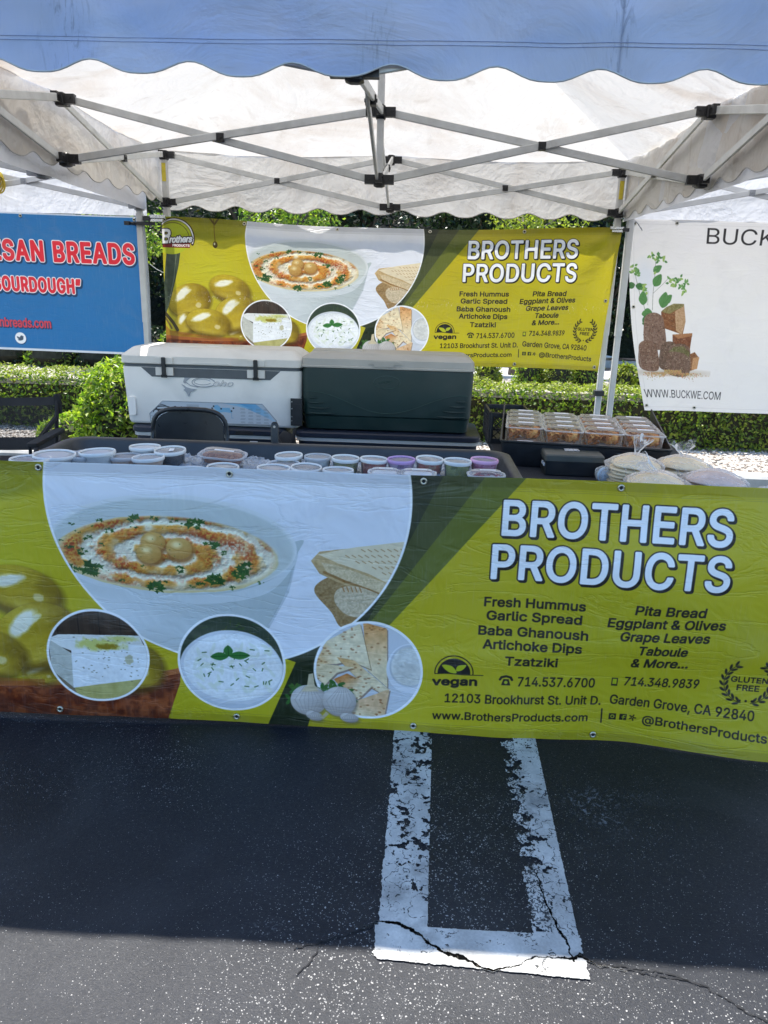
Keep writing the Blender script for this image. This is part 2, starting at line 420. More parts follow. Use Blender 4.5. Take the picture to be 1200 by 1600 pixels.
    cv.text('PRODUCTS', .066, .174, .182, .172, .014, [(.0014, (0, 0), (250, 245, 240))])
    cv.text('B', -.005, .152, .05, .150, .085, [(.011, (0, 0), (52, 30, 28)), (.005, (0, 0), (240, 238, 232))], shear=.1)
    cv.text('rothers', .046, .150, .196, .140, .040, [(.009, (0, 0), (52, 30, 28)), (.0035, (0, 0), (244, 242, 236))], shear=.25)
    # white disc with bowl of hummus
    CX, CY, RR = 1.143, .085, .590
    disc = lambda u, v: np.clip((RR - .008 - np.sqrt((u - CX) ** 2 + (v - CY) ** 2)) * 760 + .5, 0, 1)
    cv.ell(CX, CY, RR, RR, (250, 250, 250)); cv.ell(CX, CY, RR - .008, RR - .008, (232, 234, 240))
    cv.ell(CX - .1, -.05, .5, .22, (236, 238, 242), soft=.15, op=.8, clip=disc)
    body = [(.50, .22), (.60, .36), (.72, .52), (.84, .63), (.95, .69), (1.08, .68), (1.18, .62), (1.265, .53), (1.33, .40), (1.366, .27), (1.36, .22), (1.0, .42), (.7, .3)]
    cv.poly(body, (188, 197, 196), clip=disc, grad=((220, 224, 226), 1.25, .45, .65, .35), tex=(.2, 8), curve=True); cv.line([(1.366, .26), (1.335, .40), (1.27, .53), (1.18, .62), (1.09, .675)], .010, (172, 182, 184), op=.5, clip=disc)
    cv.ell(.962, .250, .405, .172, (232, 234, 234), clip=disc); cv.ell(.962, .256, .396, .163, (205, 211, 206), clip=disc, tex=(.3, 8), soft=.006)
    cv.ell(.962, .20, .36, .10, (190, 198, 194), clip=disc, soft=.06, op=.5)
    cv.ell(.943, .289, .362, .134, (222, 204, 150), clip=disc, tex=(.03, 26), rough=.10)
    cv.ell(.943, .284, .355, .128, (236, 226, 196), clip=disc, tex=(.015, 30), rough=.12, soft=.01)
    sl, uu, vv = cv.win(.57, .14, 1.32, .44); X = (uu - .945) / .36; Y = (vv - .283) / .133; d = np.sqrt(X * X + Y * Y); th = np.arctan2(Y, X)
    nz = vnoise(*d.shape, 16, 3, 3); nz2 = vnoise(*d.shape, 40, 3, 4); inn = (d < 1) * disc(uu, vv)
    nf = vnoise(*d.shape, 5, 3, 14); wob = (nz - .5) * .30 + (nz2 - .5) * .35
    sp = (d * 2.7 - th / (2 * PI) + wob) % 1; ridge = np.exp(-((sp - .5) / .24) ** 2)
    hgt = ridge * 14 + nf * 1.6 + nz * 5; gy, gx = np.gradient(hgt); lit = np.clip(.95 + (-gx * .35 - gy * .7) * .28, .62, 1.08)
    col = np.array((250, 240, 212), np.float32) * lit[..., None]
    groove = np.clip((1 - ridge) * 1.9 - .45, 0, 1) * np.clip((nz2 - .20) * 3.5, .15, 1)
    gcol = np.array((216, 146, 44), np.float32) * lit[..., None]; col = col * (1 - groove[..., None] * .85) + gcol * groove[..., None] * .85
    pap = np.clip((nz2 - .50) * 5, 0, 1) * np.clip((nf - .40) * 4, 0, 1) * np.clip(1.1 - ridge * 1.0, 0, 1)
    for ru, rv, ra, rb, op in ((1.06, .222, .12, .03, 1), (1.15, .245, .09, .03, 1), (.74, .395, .11, .024, .8), (.79, .33, .05, .05, .9), (.84, .225, .06, .018, .8), (1.21, .28, .03, .06, .8), (.93, .37, .14, .016, .6), (1.0, .31, .04, .02, .4)):
        q = np.clip(1.3 - np.sqrt(((uu - ru) / ra) ** 2 + ((vv - rv) / rb) ** 2), 0, 1); pap = np.maximum(pap * (1 - 0 * q), q * op * np.clip((nf - .30) * 3.4, 0, 1) * np.clip(1.35 - ridge * 1.1, 0, 1))
    pcol = np.array((186, 58, 16), np.float32) * lit[..., None]; pap = np.clip(pap, 0, 1)[..., None] * .82; col = col * (1 - pap) + pcol * pap
    cv.blend(sl, inn * np.clip((1 - d) * 14, 0, 1), col)
    for cx, cy, rr in ((.900, .243, .040), (.984, .262, .043), (.884, .284, .041)):
        cv.ell(cx + .004, cy + .010, rr * 1.1, rr * .95, (150, 96, 40), soft=.012, op=.8)
        cv.ell(cx, cy, rr, rr * .86, (226, 186, 108), shade=((184, 136, 66), -.35, -.7), soft=.004, tex=(.01, 16)); cv.ell(cx - .008, cy - .012, rr * .35, rr * .25, (246, 222, 160), soft=.012)
    def parsley(cx, cy, r, n=5, col=(40, 82, 30)):
        for _ in range(n):
            a = R.random() * 6.28; q = r * (.35 + .65 * R.random()); k = R.random() * 26 - 8
            px, py = cx + math.cos(a) * q * .8, cy + math.sin(a) * q * .45; w = r * (.25 + .3 * R.random()); ro = R.random() * 3
            cv.poly([(px + math.cos(ro + t) * w * (1 if i % 2 else .4), py + math.sin(ro + t) * w * .75 * (1 if i % 2 else .4)) for i, t in enumerate(np.linspace(0, 5.6, 9))], (col[0] + k, col[1] + k, col[2] + k * .5), clip=disc)
    for cx, cy, r, n in ((.845, .165, .030, 9), (.905, .163, .018, 5), (.97, .168, .016, 4), (1.04, .175, .036, 12), (1.005, .176, .014, 4), (.64, .19, .014, 4), (.655, .215, .014, 3), (.73, .175, .018, 4), (.69, .235, .02, 6), (.76, .21, .022, 6), (.62, .27, .02, 6), (.66, .285, .024, 8),
                        (.69, .345, .045, 18), (.63, .35, .03, 12), (.60, .245, .012, 3), (.79, .385, .016, 4), (.90, .405, .040, 16), (.98, .335, .024, 8), (1.02, .395, .014, 4), (1.10, .365, .038, 16), (1.18, .345, .034, 14), (1.20, .315, .034, 14), (1.15, .395, .018, 5), (1.25, .37, .014, 4), (1.09, .245, .030, 14),
                        (1.13, .27, .016, 5), (.73, .26, .016, 4), (.84, .195, .014, 4), (.93, .385, .012, 3), (.86, .33, .010, 3), (1.05, .38, .02, 6), (.71, .195, .01, 2)):
        parsley(cx, cy, r, n)
    for _ in range(90):
        t = R.random() * 6.28; q = math.sqrt(R.random()); parsley(.943 + .33 * q * math.cos(t), .29 + .12 * q * math.sin(t), .006, 1, (60, 90, 40))
    cv.poly([(.58, .395), (.70, .445), (.85, .462), (1.0, .462), (1.15, .445), (1.28, .40), (1.36, .30), (1.366, .26), (1.35, .30), (1.27, .365), (1.15, .41), (1.0, .428), (.85, .425), (.70, .405), (.60, .362)], (212, 218, 219), clip=disc, curve=True)
    # grilled flatbread inside the disc
    pc = (212, 190, 152)
    cv.poly([(1.44, .36), (1.425, .40), (1.48, .47), (1.51, .52), (1.57, .53), (1.66, .45), (1.62, .38), (1.5, .34)], (158, 128, 84), clip=disc, tex=(.006, 60), curve=True)
    cv.poly([(1.412, .285), (1.44, .252), (1.56, .235), (1.75, .205), (1.76, .40), (1.66, .42), (1.60, .40), (1.50, .36), (1.44, .33)], (196, 166, 118), clip=disc, tex=(.008, 46))
    cv.poly([(1.435, .262), (1.56, .232), (1.76, .200), (1.76, .36), (1.66, .355), (1.60, .325), (1.50, .292)], (232, 216, 182), clip=disc, tex=(.02, 18))
    for i in range(14):
        for j in range(6):
            u, v = 1.47 + i * .021 + j * .012, .245 - i * .002 + j * .020 + i * .001
            if v < .24 + (u - 1.45) * .42 and v > .262 - (u - 1.44) * .18: cv.line([(u, v), (u + .012, v + .007)], .0035, (176, 134, 84), op=.75, clip=disc)
    cv.poly([(1.445, .29), (1.50, .30), (1.60, .335), (1.67, .362), (1.72, .36), (1.70, .40), (1.64, .395), (1.55, .37), (1.47, .335)], (214, 192, 152), clip=disc, tex=(.005, 60))
    cv.line([(1.455, .325), (1.52, .355), (1.60, .382), (1.66, .405)], .009, (142, 100, 50), op=.8, clip=disc)
    cv.poly([(1.50, .385), (1.56, .372), (1.64, .40), (1.66, .425), (1.60, .48), (1.53, .475), (1.49, .43)], (206, 188, 156), clip=disc, tex=(.005, 62), curve=True)
    for i in range(5): cv.line([(1.515 + i * .014, .376), (1.521 + i * .014, .392)], .004, (166, 110, 56), op=.8, clip=disc)
    # three round insets
    def inset(cx, cy, r, fill):
        cv.ell(cx, cy, r, r, (250, 250, 250)); cv.ell(cx, cy, r - .009, r - .009, fill)
        return lambda u, v: np.clip((r - .009 - np.sqrt((u - cx) ** 2 + (v - cy) ** 2)) * 760 + .5, 0, 1)
    k1 = inset(.690, .668, .175, (62, 48, 38))
    for i in range(5): cv.line([(.56 + i * .07, .48), (.56 + i * .072, .62)], .003, (34, 26, 20), clip=k1); cv.poly([(.58 + i * .07, .49), (.60 + i * .07, .49), (.60 + i * .07, .62), (.58 + i * .07, .62)], (86, 64, 50), op=.3, clip=k1)
    cv.poly([(.50, .70), (.56, .66), (.86, .70), (.88, .86), (.52, .86)], (126, 112, 88), clip=k1, tex=(.03, 20))
    cv.poly([(.60, .79), (.84, .74), (.87, .80), (.75, .86), (.62, .84)], (186, 178, 110), clip=k1, tex=(.02, 40))
    cv.poly([(.525, .607), (.56, .592), (.835, .585), (.853, .64), (.62, .66), (.53, .625)], (232, 232, 226), clip=k1, tex=(.01, 12))
    cv.poly([(.525, .610), (.605, .665), (.598, .792), (.528, .73)], (196, 196, 184), clip=k1, tex=(.012, 30))
    cv.poly([(.600, .650), (.853, .620), (.866, .70), (.845, .748), (.598, .794)], (238, 240, 240), clip=k1, tex=(.010, 22))
    cv.ell(.70, .625, .075, .022, (200, 200, 96), soft=.012, op=.85, rough=.9, clip=k1); cv.ell(.775, .600, .05, .010, (206, 208, 110), soft=.008, op=.8, rough=.8, clip=k1); cv.ell(.722, .632, .035, .010, (150, 128, 30), soft=.006, rough=1.0, clip=k1)
    for _ in range(50): cv.ell(.61 + R.random() * .22, .60 + R.random() * .16, .0015 + R.random() * .002, .0015, (84, 80, 50), op=.8, clip=k1)
    cv.ell(.795, .68, .014, .018, (196, 192, 160), rough=.6, clip=k1)
    k2 = inset(1.144, .673, .184, (52, 66, 50))
    for _ in range(50):
        x, y = 1.0 + R.random() * .3, .50 + R.random() * .09; a = R.random() * 3; cv.line([(x, y), (x + .02 * math.cos(a), y + .02 * math.sin(a))], .003, (40 + 50 * R.random(), 84, 36), op=.8) if (x - 1.144) ** 2 + (y - .673) ** 2 < .028 else None
    cv.ell(1.144, .70, .178, .15, (214, 218, 224), clip=k2); cv.ell(1.148, .690, .168, .128, (236, 239, 240), clip=k2, tex=(.02, 26)); cv.ell(1.15, .69, .16, .12, (242, 244, 244), clip=k2, tex=(.008, 30), rough=.2)
    cv.poly([(.96, .74), (1.02, .80), (1.1, .83), (1.2, .83), (1.28, .79), (1.33, .72), (1.34, .80), (1.2, .87), (1.0, .84)], (196, 204, 214), clip=k2, op=.8)
    for _ in range(60): cv.ell(1.02 + R.random() * .26, .60 + R.random() * .18, .012 + .01 * R.random(), .006, (226, 232, 214), R.random() * 3, op=.6, clip=k2)
    for _ in range(34):
        x, y = 1.03 + R.random() * .25, .61 + R.random() * .15; a = R.random() * 3
        cv.line([(x, y), (x + .014 * math.cos(a), y + .010 * math.sin(a))], .0035, (56, 100, 44))
    for a, l in ((3.0, .062), (-.12, .072), (-1.6, .050)):
        cx, cy = 1.135, .645; ex, ey = cx + l * math.cos(a), cy + l * .8 * math.sin(a); nx, ny = -math.sin(a) * .016, math.cos(a) * .016
        cv.poly([(cx, cy), ((cx + ex) / 2 + nx, (cy + ey) / 2 + ny), (ex, ey), ((cx + ex) / 2 - nx, (cy + ey) / 2 - ny)], (58, 122, 56), curve=True, clip=k2); cv.line([(cx, cy), (ex, ey)], .002, (30, 70, 30))
    k3 = inset(1.606, .679, .184, (206, 210, 216))
    def chip(pts, col=(226, 186, 132)):
        cv.poly([(u + .004, v + .006) for u, v in pts], (120, 84, 54), clip=k3, op=.6); cv.poly(pts, col, clip=k3, tex=(.012, 46), grad=((236, 218, 180), pts[0][0], pts[0][1], pts[-1][0], pts[-1][1]))
        us = [p[0] for p in pts]; vs = [p[1] for p in pts]
        for _ in range(26):
            u, v = R.uniform(min(us), max(us)), R.uniform(min(vs), max(vs))
            if cv.pmask(pts, np.array([[u]]), np.array([[v]]))[0, 0]: cv.ell(u, v, .003 + .003 * R.random(), .003, (140, 78, 34), op=.55, clip=k3)
    chip([(1.585, .50), (1.665, .52), (1.672, .74), (1.60, .67)], (214, 150, 84)); chip([(1.44, .59), (1.575, .505), (1.615, .67), (1.52, .63)], (232, 214, 176))
    chip([(1.425, .66), (1.46, .585), (1.555, .635), (1.50, .655)], (218, 176, 120)); chip([(1.50, .63), (1.56, .64), (1.675, .745), (1.655, .765), (1.58, .72)], (214, 162, 98))
    chip([(1.42, .70), (1.435, .655), (1.56, .665), (1.50, .69), (1.46, .74)], (228, 206, 164)); chip([(1.49, .715), (1.535, .69), (1.622, .735), (1.575, .79), (1.53, .77)], (196, 120, 56)); chip([(1.56, .80), (1.68, .745), (1.665, .85), (1.60, .87), (1.55, .84)], (222, 184, 140))
    cv.ell(1.745, .665, .078, .094, (226, 229, 235), clip=k3); cv.ell(1.745, .655, .068, .080, (196, 200, 204), clip=k3); cv.ell(1.745, .655, .062, .073, (214, 214, 208), clip=k3, tex=(.012, 44))
    for _ in range(7): parsley3 = None
    for cx, cy in ((1.475, .75), (1.50, .735), (1.53, .76), (1.545, .79), (1.36, .76), (1.345, .80), (1.45, .755)):
        for j in range(7):
            a = R.random() * 6.28; cv.ell(cx + .018 * math.cos(a), cy + .012 * math.sin(a), .012, .006, (52 + 20 * R.random(), 104, 44), a)
    # garlic bulbs
    def bulb(cx, cy, rx, ry, rot):
        cv.ell(cx + .004, cy + .006, rx * 1.03, ry * 1.03, (110, 104, 96), rot, soft=.01, op=.6)
        cv.ell(cx, cy, rx, ry, (232, 228, 222), rot, shade=((160, 152, 146), -.5, -.5), tex=(.02, 10))
        for t in np.linspace(-.8, .8, 7):
            cv.line([(cx + t * rx * .25 + rot * .02, cy - ry * .95), (cx + t * rx * .95, cy), (cx + t * rx * .4, cy + ry * .9)], .0022, (166, 156, 150), op=.7)
    bulb(1.405, .80, .062, .058, 0); cv.poly([(1.405, .70), (1.420, .695), (1.425, .74), (1.44, .765), (1.38, .768), (1.40, .74)], (206, 192, 160), tex=(.01, 20))
    bulb(1.425, .86, .030, .018, .3); bulb(1.51, .80, .058, .056, .5); cv.poly([(1.465, .84), (1.475, .85), (1.455, .872), (1.447, .866)], (190, 176, 140)); bulb(1.545, .862, .032, .018, .2)
    # lettering
    BL = (34, 30, 26); ol = (30, 26, 24)
    def title(t, u0, v, u1, cap): cv.text(t, u0, v, u1, v, cap, [(.0084, (.005, .005), ol), (.0084, (0, 0), ol), (.0046, (0, 0), (248, 248, 248))], space=1.04)
    title('BROTHERS', 2.022, .172, 2.728, .113); title('PRODUCTS', 1.997, .322, 2.738, .113)
    B = lambda t, u0, v0, u1, v1, cap=.031, b=.0017, sh=0: cv.text(t, u0, v0, u1, v1, cap, [(b, (0, 0), BL)], shear=sh)
    B('Fresh Hummus', 1.98, .422, 2.303, .421); B('Garlic Spread', 1.99, .470, 2.295, .470); B('Baba Ghanoush', 1.967, .523, 2.320, .523); B('Artichoke Dips', 1.984, .572, 2.304, .572); B('Tzatziki', 2.06, .628, 2.231, .628)
    B('Pita Bread', 2.461, .420, 2.683, .416, sh=.08); B('Eggplant & Olives', 2.380, .470, 2.752, .456, sh=.08); B('Grape Leaves', 2.423, .517, 2.707, .505, sh=.15); B('Taboule', 2.486, .563, 2.643, .557, sh=.15); B('& More...', 2.470, .612, 2.654, .602, sh=.15)
    B('vegan', 1.823, .718, 1.970, .713, .028, .0022)
    # vegan dome with leaves
    sl, uu, vv = cv.win(1.81, .58, 1.99, .70); d = np.sqrt((uu - 1.893) ** 2 + (vv - .668) ** 2); up = (vv < .672)
    cv.blend(sl, np.clip((.066 - d) * 760, 0, 1) * np.clip((d - .061) * 760, 0, 1) * up, BL); cv.blend(sl, np.clip((.055 - d) * 760, 0, 1) * up, BL)
    cv.poly([(1.852, .640), (1.885, .642), (1.902, .668), (1.875, .665)], (180, 186, 36), curve=True); cv.poly([(1.900, .66), (1.905, .640), (1.932, .636), (1.92, .656)], (180, 186, 36), curve=True)
    cv.line([(1.83, .674), (1.87, .670), (1.93, .675), (1.99, .673)], .003, BL)
    # phone icons
    cv.line([(2.047, .684), (2.052, .675), (2.067, .671), (2.082, .675), (2.087, .684)], .008, BL); cv.poly([(2.052, .705), (2.058, .682), (2.076, .682), (2.083, .705)], BL); cv.ell(2.067, .694, .006, .006, (176, 182, 30))
    cv.poly([(2.416, .658), (2.436, .658), (2.436, .688), (2.416, .688)], BL); cv.poly([(2.419, .662), (2.433, .662), (2.433, .682), (2.419, .682)], (176, 182, 30))
    B('714.537.6700', 2.108, .706, 2.361, .698, .034, .0012); B('714.348.9839', 2.458, .684, 2.702, .675, .032, .0012, .08)
    B('12103 Brookhurst St. Unit D.', 1.868, .781, 2.388, .764, .032, .0011); B('Garden Grove, CA 92840', 2.419, .757, 2.892, .772, .034, .0011)
    B('www.BrothersProducts.com', 1.829, .847, 2.351, .829, .028, .0011); B('@BrothersProducts', 2.536, .823, 2.939, .842, .030, .0011)
    cv.line([(2.396, .780), (2.398, .832)], .005, BL)
    for i, u in enumerate((2.434, 2.470)):
        cv.poly([(u - .012, .794), (u + .012, .794), (u + .012, .818), (u - .012, .818)], BL)
    cv.ell(2.434, .806, .007, .007, (180, 186, 36)); cv.ell(2.434, .806, .004, .004, BL); cv.line([(2.471, .816), (2.471, .801), (2.478, .799)], .003, (180, 186, 36)); cv.line([(2.466, .807), (2.477, .807)], .003, (180, 186, 36))
    for a in range(5):
        t = a * 1.2566 - 1.2; cv.line([(2.502 + .004 * math.cos(t), .806 + .004 * math.sin(t)), (2.502 + .011 * math.cos(t), .806 + .011 * math.sin(t))], .0045, BL)
    # laurel wreath
    for sgn in (-1, 1):
        for i in range(9):
            a = PI / 2 + sgn * (.35 + i * .27); x, y = 2.860 + .078 * math.cos(a), .640 + .074 * math.sin(a); t = a + sgn * PI / 2
            for o in (-.55, .55):
                cv.ell(x + .009 * math.cos(t + o * 2), y + .009 * math.sin(t + o * 2), .0105, .0042, BL, t + o)
        cv.line([(2.860 + .078 * math.cos(PI / 2 + sgn * (.2 + q * .1)), .640 + .074 * math.sin(PI / 2 + sgn * (.2 + q * .1))) for q in range(25)], .002, BL)
    B('GLUTEN', 2.803, .640, 2.922, .642, .019, .0012); B('FREE', 2.826, .668, 2.898, .670, .019, .0012)
    for q in (-.02, 0, .02): cv.ell(2.86 + q, .705, .004, .004, BL)
    # hems: folded vinyl shows the weave
    hem = np.clip((.018 - np.abs(V - (.0))) * 200, 0, 1) + np.clip((V - .872) * 200, 0, 1); cv.a *= (1 - .13 * np.clip(hem, 0, 1))[..., None] * np.ones((1, cv.W, 1))
    for vv_ in (.020, .026, .868): cv.line([(0, vv_), (3.0, vv_)], .0015, (90, 90, 80), op=.4)
    return cv

def paint_blue_banner():
    cv = Canvas(2.2, .90, 500, (42, 112, 168)); full = (slice(0, cv.H), slice(0, cv.W)); _, U, V = cv.win(0, 0, 2.2, .9)
    cv.blend(full, vnoise(cv.H, cv.W, 220, 3, 2) * .25, (60, 132, 190))
    RD = (226, 44, 58); W = (248, 240, 238)
    # the right edge of the banner is u = 2.2
    def T(t, u0, v0, u1, v1, cap, b): cv.text(t, u0, v0, u1, v1, cap, [(b + .012, (.006, .007), (24, 60, 96)), (b + .006, (0, 0), W), (b, (0, 0), RD)], space=1.12)
    T('ARTISAN BREADS', .90, .300, 2.150, .298, .122, .0075); T('“SOURDOUGH”', 1.13, .500, 1.765, .504, .088, .006)
    cv.text('www.artisanbreads.com', .86, .745, 1.535, .742, .060, [(.006, (.004, .004), (24, 60, 96)), (.0028, (0, 0), (210, 70, 84))])
    cv.ell(1.315, .822, .040, .040, (24, 60, 96)); cv.ell(1.312, .818, .039, .039, (240, 240, 240)); cv.T = (1.1, -.076, 1.1, -.08)
    cv.poly([(1.240, .806), (1.256, .812), (1.262, .804), (1.272, .800), (1.279, .806), (1.284, .805), (1.280, .812), (1.276, .826), (1.258, .832), (1.242, .828), (1.250, .824), (1.242, .818)], (70, 84, 100), curve=True); cv.T = (1, 0, 1, 0)
    cv.line([(0, .004), (2.2, .004)], .010, (200, 208, 216)); cv.line([(0, .893), (2.2, .893)], .016, (214, 218, 224)); cv.line([(2.195, 0), (2.195, .9)], .006, (210, 214, 220))
    return cv

def paint_bread_banner():
    cv = Canvas(1.9, 1.22, 560, (228, 224, 218)); R = np.random.default_rng(8)
    full = (slice(0, cv.H), slice(0, cv.W)); cv.blend(full, vnoise(cv.H, cv.W, 300, 3, 2) * .3, (214, 210, 206))
    K = (44, 42, 42)
    cv.text('BUCKWE', .50, .140, 1.20, .145, .095, [(.0, (0, 0), K)])
    cv.text('WWW.BUCKWE.COM', .02, 1.130, .725, 1.136, .052, [(.0, (0, 0), K)])
    cv.ell(.10, .36, .06, .10, (206, 210, 216), soft=.06, op=.7)
    # sprigs
    cv.T = (.72, 0, .75, .065)
    def leaf(x, y, l, a, col):
        ex, ey = x + l * math.cos(a), y + l * math.sin(a); nx, ny = -math.sin(a) * l * .33, math.cos(a) * l * .33
        cv.poly([(x, y), (x * .6 + ex * .4 + nx, y * .6 + ey * .4 + ny), (ex, ey), (x * .6 + ex * .4 - nx, y * .6 + ey * .4 - ny)], col, curve=True); cv.line([(x, y), (ex, ey)], .0015, (col[0] * .7, col[1] * .75, col[2] * .7))
    G = [(64, 108, 60), (84, 130, 72), (110, 152, 84), (150, 178, 96)]
    cv.line([(.10, .58), (.085, .50), (.06, .40), (.05, .32)], .003, (90, 100, 70)); cv.line([(.20, .66), (.21, .52), (.225, .40), (.235, .27), (.23, .24)], .003, (96, 96, 80)); cv.line([(.21, .52), (.30, .44), (.36, .38)], .002, (96, 96, 80)); cv.line([(.13, .66), (.12, .60), (.10, .55)], .003, (90, 100, 70)); cv.line([(.16, .62), (.165, .50)], .002, (90, 100, 70))
    for x, y, l, a, g in ((.05, .45, .085, 2.9, 0), (.055, .46, .09, .15, 0), (.115, .62, .12, -1.5, 1), (.10, .70, .09, -.2, 1), (.12, .80, .13, -1.1, 0), (.13, .66, .07, .3, 1), (.215, .34, .09, -.6, 1), (.22, .46, .12, -1.0, 1), (.29, .64, .14, -1.3, 1), (.31, .60, .10, -.8, 1), (.19, .74, .10, 2.7, 0), (.09, .56, .07, .6, 1)):
        leaf(x, y, l, a, G[g])
    for cx, cy in ((.06, .30), (.045, .34), (.09, .34), (.12, .46), (.13, .50), (.20, .22), (.25, .24), (.27, .20), (.30, .23), (.36, .42), (.40, .45), (.44, .40), (.40, .40), (.47, .46), (.50, .50), (.52, .44), (.24, .32)):
        for _ in range(6): leaf(cx + R.normal() * .012, cy + R.normal() * .012, .03, R.random() * 6.28, G[int(R.integers(1, 4))])
    def loaf(pts, face, side=None, crumb=70):
        cv.poly(pts, face, tex=(.010, 54), curve=False)
        us = [p[0] for p in pts]; vs = [p[1] for p in pts]
        for _ in range(crumb):
            u, v = R.uniform(min(us), max(us)), R.uniform(min(vs), max(vs))
            if cv.pmask(pts, np.array([[u]]), np.array([[v]]))[0, 0]: cv.ell(u, v, .003 + R.random() * .003, .0022, (60, 46, 36) if R.random() < .7 else (200, 180, 150), op=.7)
    def arch(x, y, w, h, lean=0):
        return smooth_loop([(x, y), (x + w, y + .01), (x + w + lean, y - h * .75), (x + w * .85 + lean, y - h * .97), (x + w * .5 + lean, y - h * 1.05), (x + w * .12 + lean, y - h * .95), (x + lean * .6, y - h * .7)])
    cv.T = (.72, .0, .88, .01)
    cv.ell(.36, 1.085, .42, .022, (150, 130, 100), soft=.03, op=.5)
    loaf([(.28, .635), (.33, .60), (.45, .575), (.50, .58), (.52, .70), (.49, .80), (.28, .75)], (128, 84, 52)); cv.poly([(.28, .635), (.33, .60), (.40, .575), (.50, .575), (.50, .60), (.42, .62), (.36, .65)], (128, 118, 74), tex=(.006, 70)); cv.poly([(.41, .63), (.50, .59), (.52, .70), (.48, .80), (.42, .77)], (176, 142, 106), tex=(.006, 60))
    loaf(arch(.115, .95 - .06, .19, .235), (124, 98, 82), crumb=130)
    loaf([(.385, .80), (.60, .785), (.575, .93), (.385, .925)], (118, 72, 46)); cv.poly([(.385, .80), (.60, .785), (.60, .805), (.44, .83)], (160, 112, 74), tex=(.005, 40))
    loaf([(.55, .95), (.64, .925), (.70, .97), (.67, 1.05), (.58, 1.07), (.54, 1.02)], (134, 92, 60)); cv.poly([(.62, .97), (.70, .96), (.68, 1.05), (.61, 1.06)], (182, 138, 96), tex=(.006, 50))
    loaf(arch(.035, 1.055, .18, .20, .01), (118, 90, 72), crumb=120); loaf(arch(.235, 1.05, .17, .19, .03), (104, 82, 66), crumb=100)
    loaf(arch(.315, 1.09, .25, .215, .02), (112, 88, 72), crumb=170); cv.poly([(.335, .93), (.40, .89), (.50, .885), (.58, .93), (.57, .965), (.50, .935), (.40, .925)], (104, 98, 62), tex=(.006, 80))
    for _ in range(900):
        x = R.normal(.38, .16); y = 1.085 + abs(R.normal(0, .018)) - .02 * (abs(x - .38) < .1)
        if .05 < x < .85: cv.ell(x, y, .004, .0028, (176 + R.integers(-30, 30), 140 + R.integers(-25, 25), 92), R.random() * 3)
    cv.T = (1, 0, 1, 0)
    cv.line([(0, .006), (1.9, .006)], .012, (236, 232, 226)); cv.line([(.03, 0), (.03, 1.2)], .0015, (190, 186, 180)); cv.line([(.0, 1.195), (1.9, 1.195)], .0015, (190, 186, 180)); cv.line([(0, .03), (1.9, .03)], .0015, (196, 192, 186))
    return cv

def paint_cooler_panel():
    cv = Canvas(.74, .125, 900, (196, 204, 212)); R = np.random.default_rng(3); K = (40, 44, 50)
    cv.poly([(.50, 0), (.62, .0), (.70, .06), (.74, .11), (.66, .07)], (96, 168, 216), curve=False, grad=((180, 206, 222), .55, 0, .72, .1)); cv.poly([(.42, 0), (.52, 0), (.64, .05), (.70, .08), (.60, .035)], (150, 198, 224), op=.8)
    cv.poly([(.37, .02), (.40, .012), (.42, .03), (.47, .028), (.48, .06), (.44, .055), (.40, .06), (.385, .04)], (120, 184, 220), op=.8)
    for x, y in ((.377, .022), (.368, .034), (.492, .030), (.480, .048), (.42, .036)): cv.ell(x, y, .005, .005, K)
    for r in range(5):
        for c in range(4):
            for k in range(3): cv.line([(.53 + c * .045 + R.random() * .006, .03 + r * .02 + k * .004), (.556 + c * .045 + R.random() * .006, .03 + r * .02 + k * .004)], .0014, (120, 132, 144), op=.8)
    for k in range(3): cv.line([(.22, .018 + k * .005), (.29, .018 + k * .005)], .0014, (110, 118, 128))
    for x0 in (.405, .48): cv.line([(x0, .05), (x0, .09), (x0 + .01, .09)], .0014, (60, 140, 190))
    arc = [(.055 + .055 * math.cos(t), .042 + .022 * math.sin(t)) for t in np.linspace(3.3, 6.1, 14)]
    cv.line(arc, .004, K); cv.poly([(.02, .03), (.035, .04), (.05, .03), (.09, .028), (.125, .036), (.10, .05), (.06, .056), (.05, .068), (.045, .056), (.03, .058), (.022, .07), (.018, .05)], K, curve=True); cv.poly([(.05, .038), (.09, .034), (.11, .038), (.09, .044), (.05, .048)], (200, 208, 214), curve=True)
    cv.text('Coho', .135, .052, .215, .052, .022, [(.0012, (0, 0), K)], shear=.3)
    cv.ell(.0, 0, .001, .001, K); cv.line([(.01 + .009 * math.cos(t), .10 + .009 * math.sin(t)) for t in np.linspace(0, 6.28, 14)], .001, (90, 96, 104))
    return cv

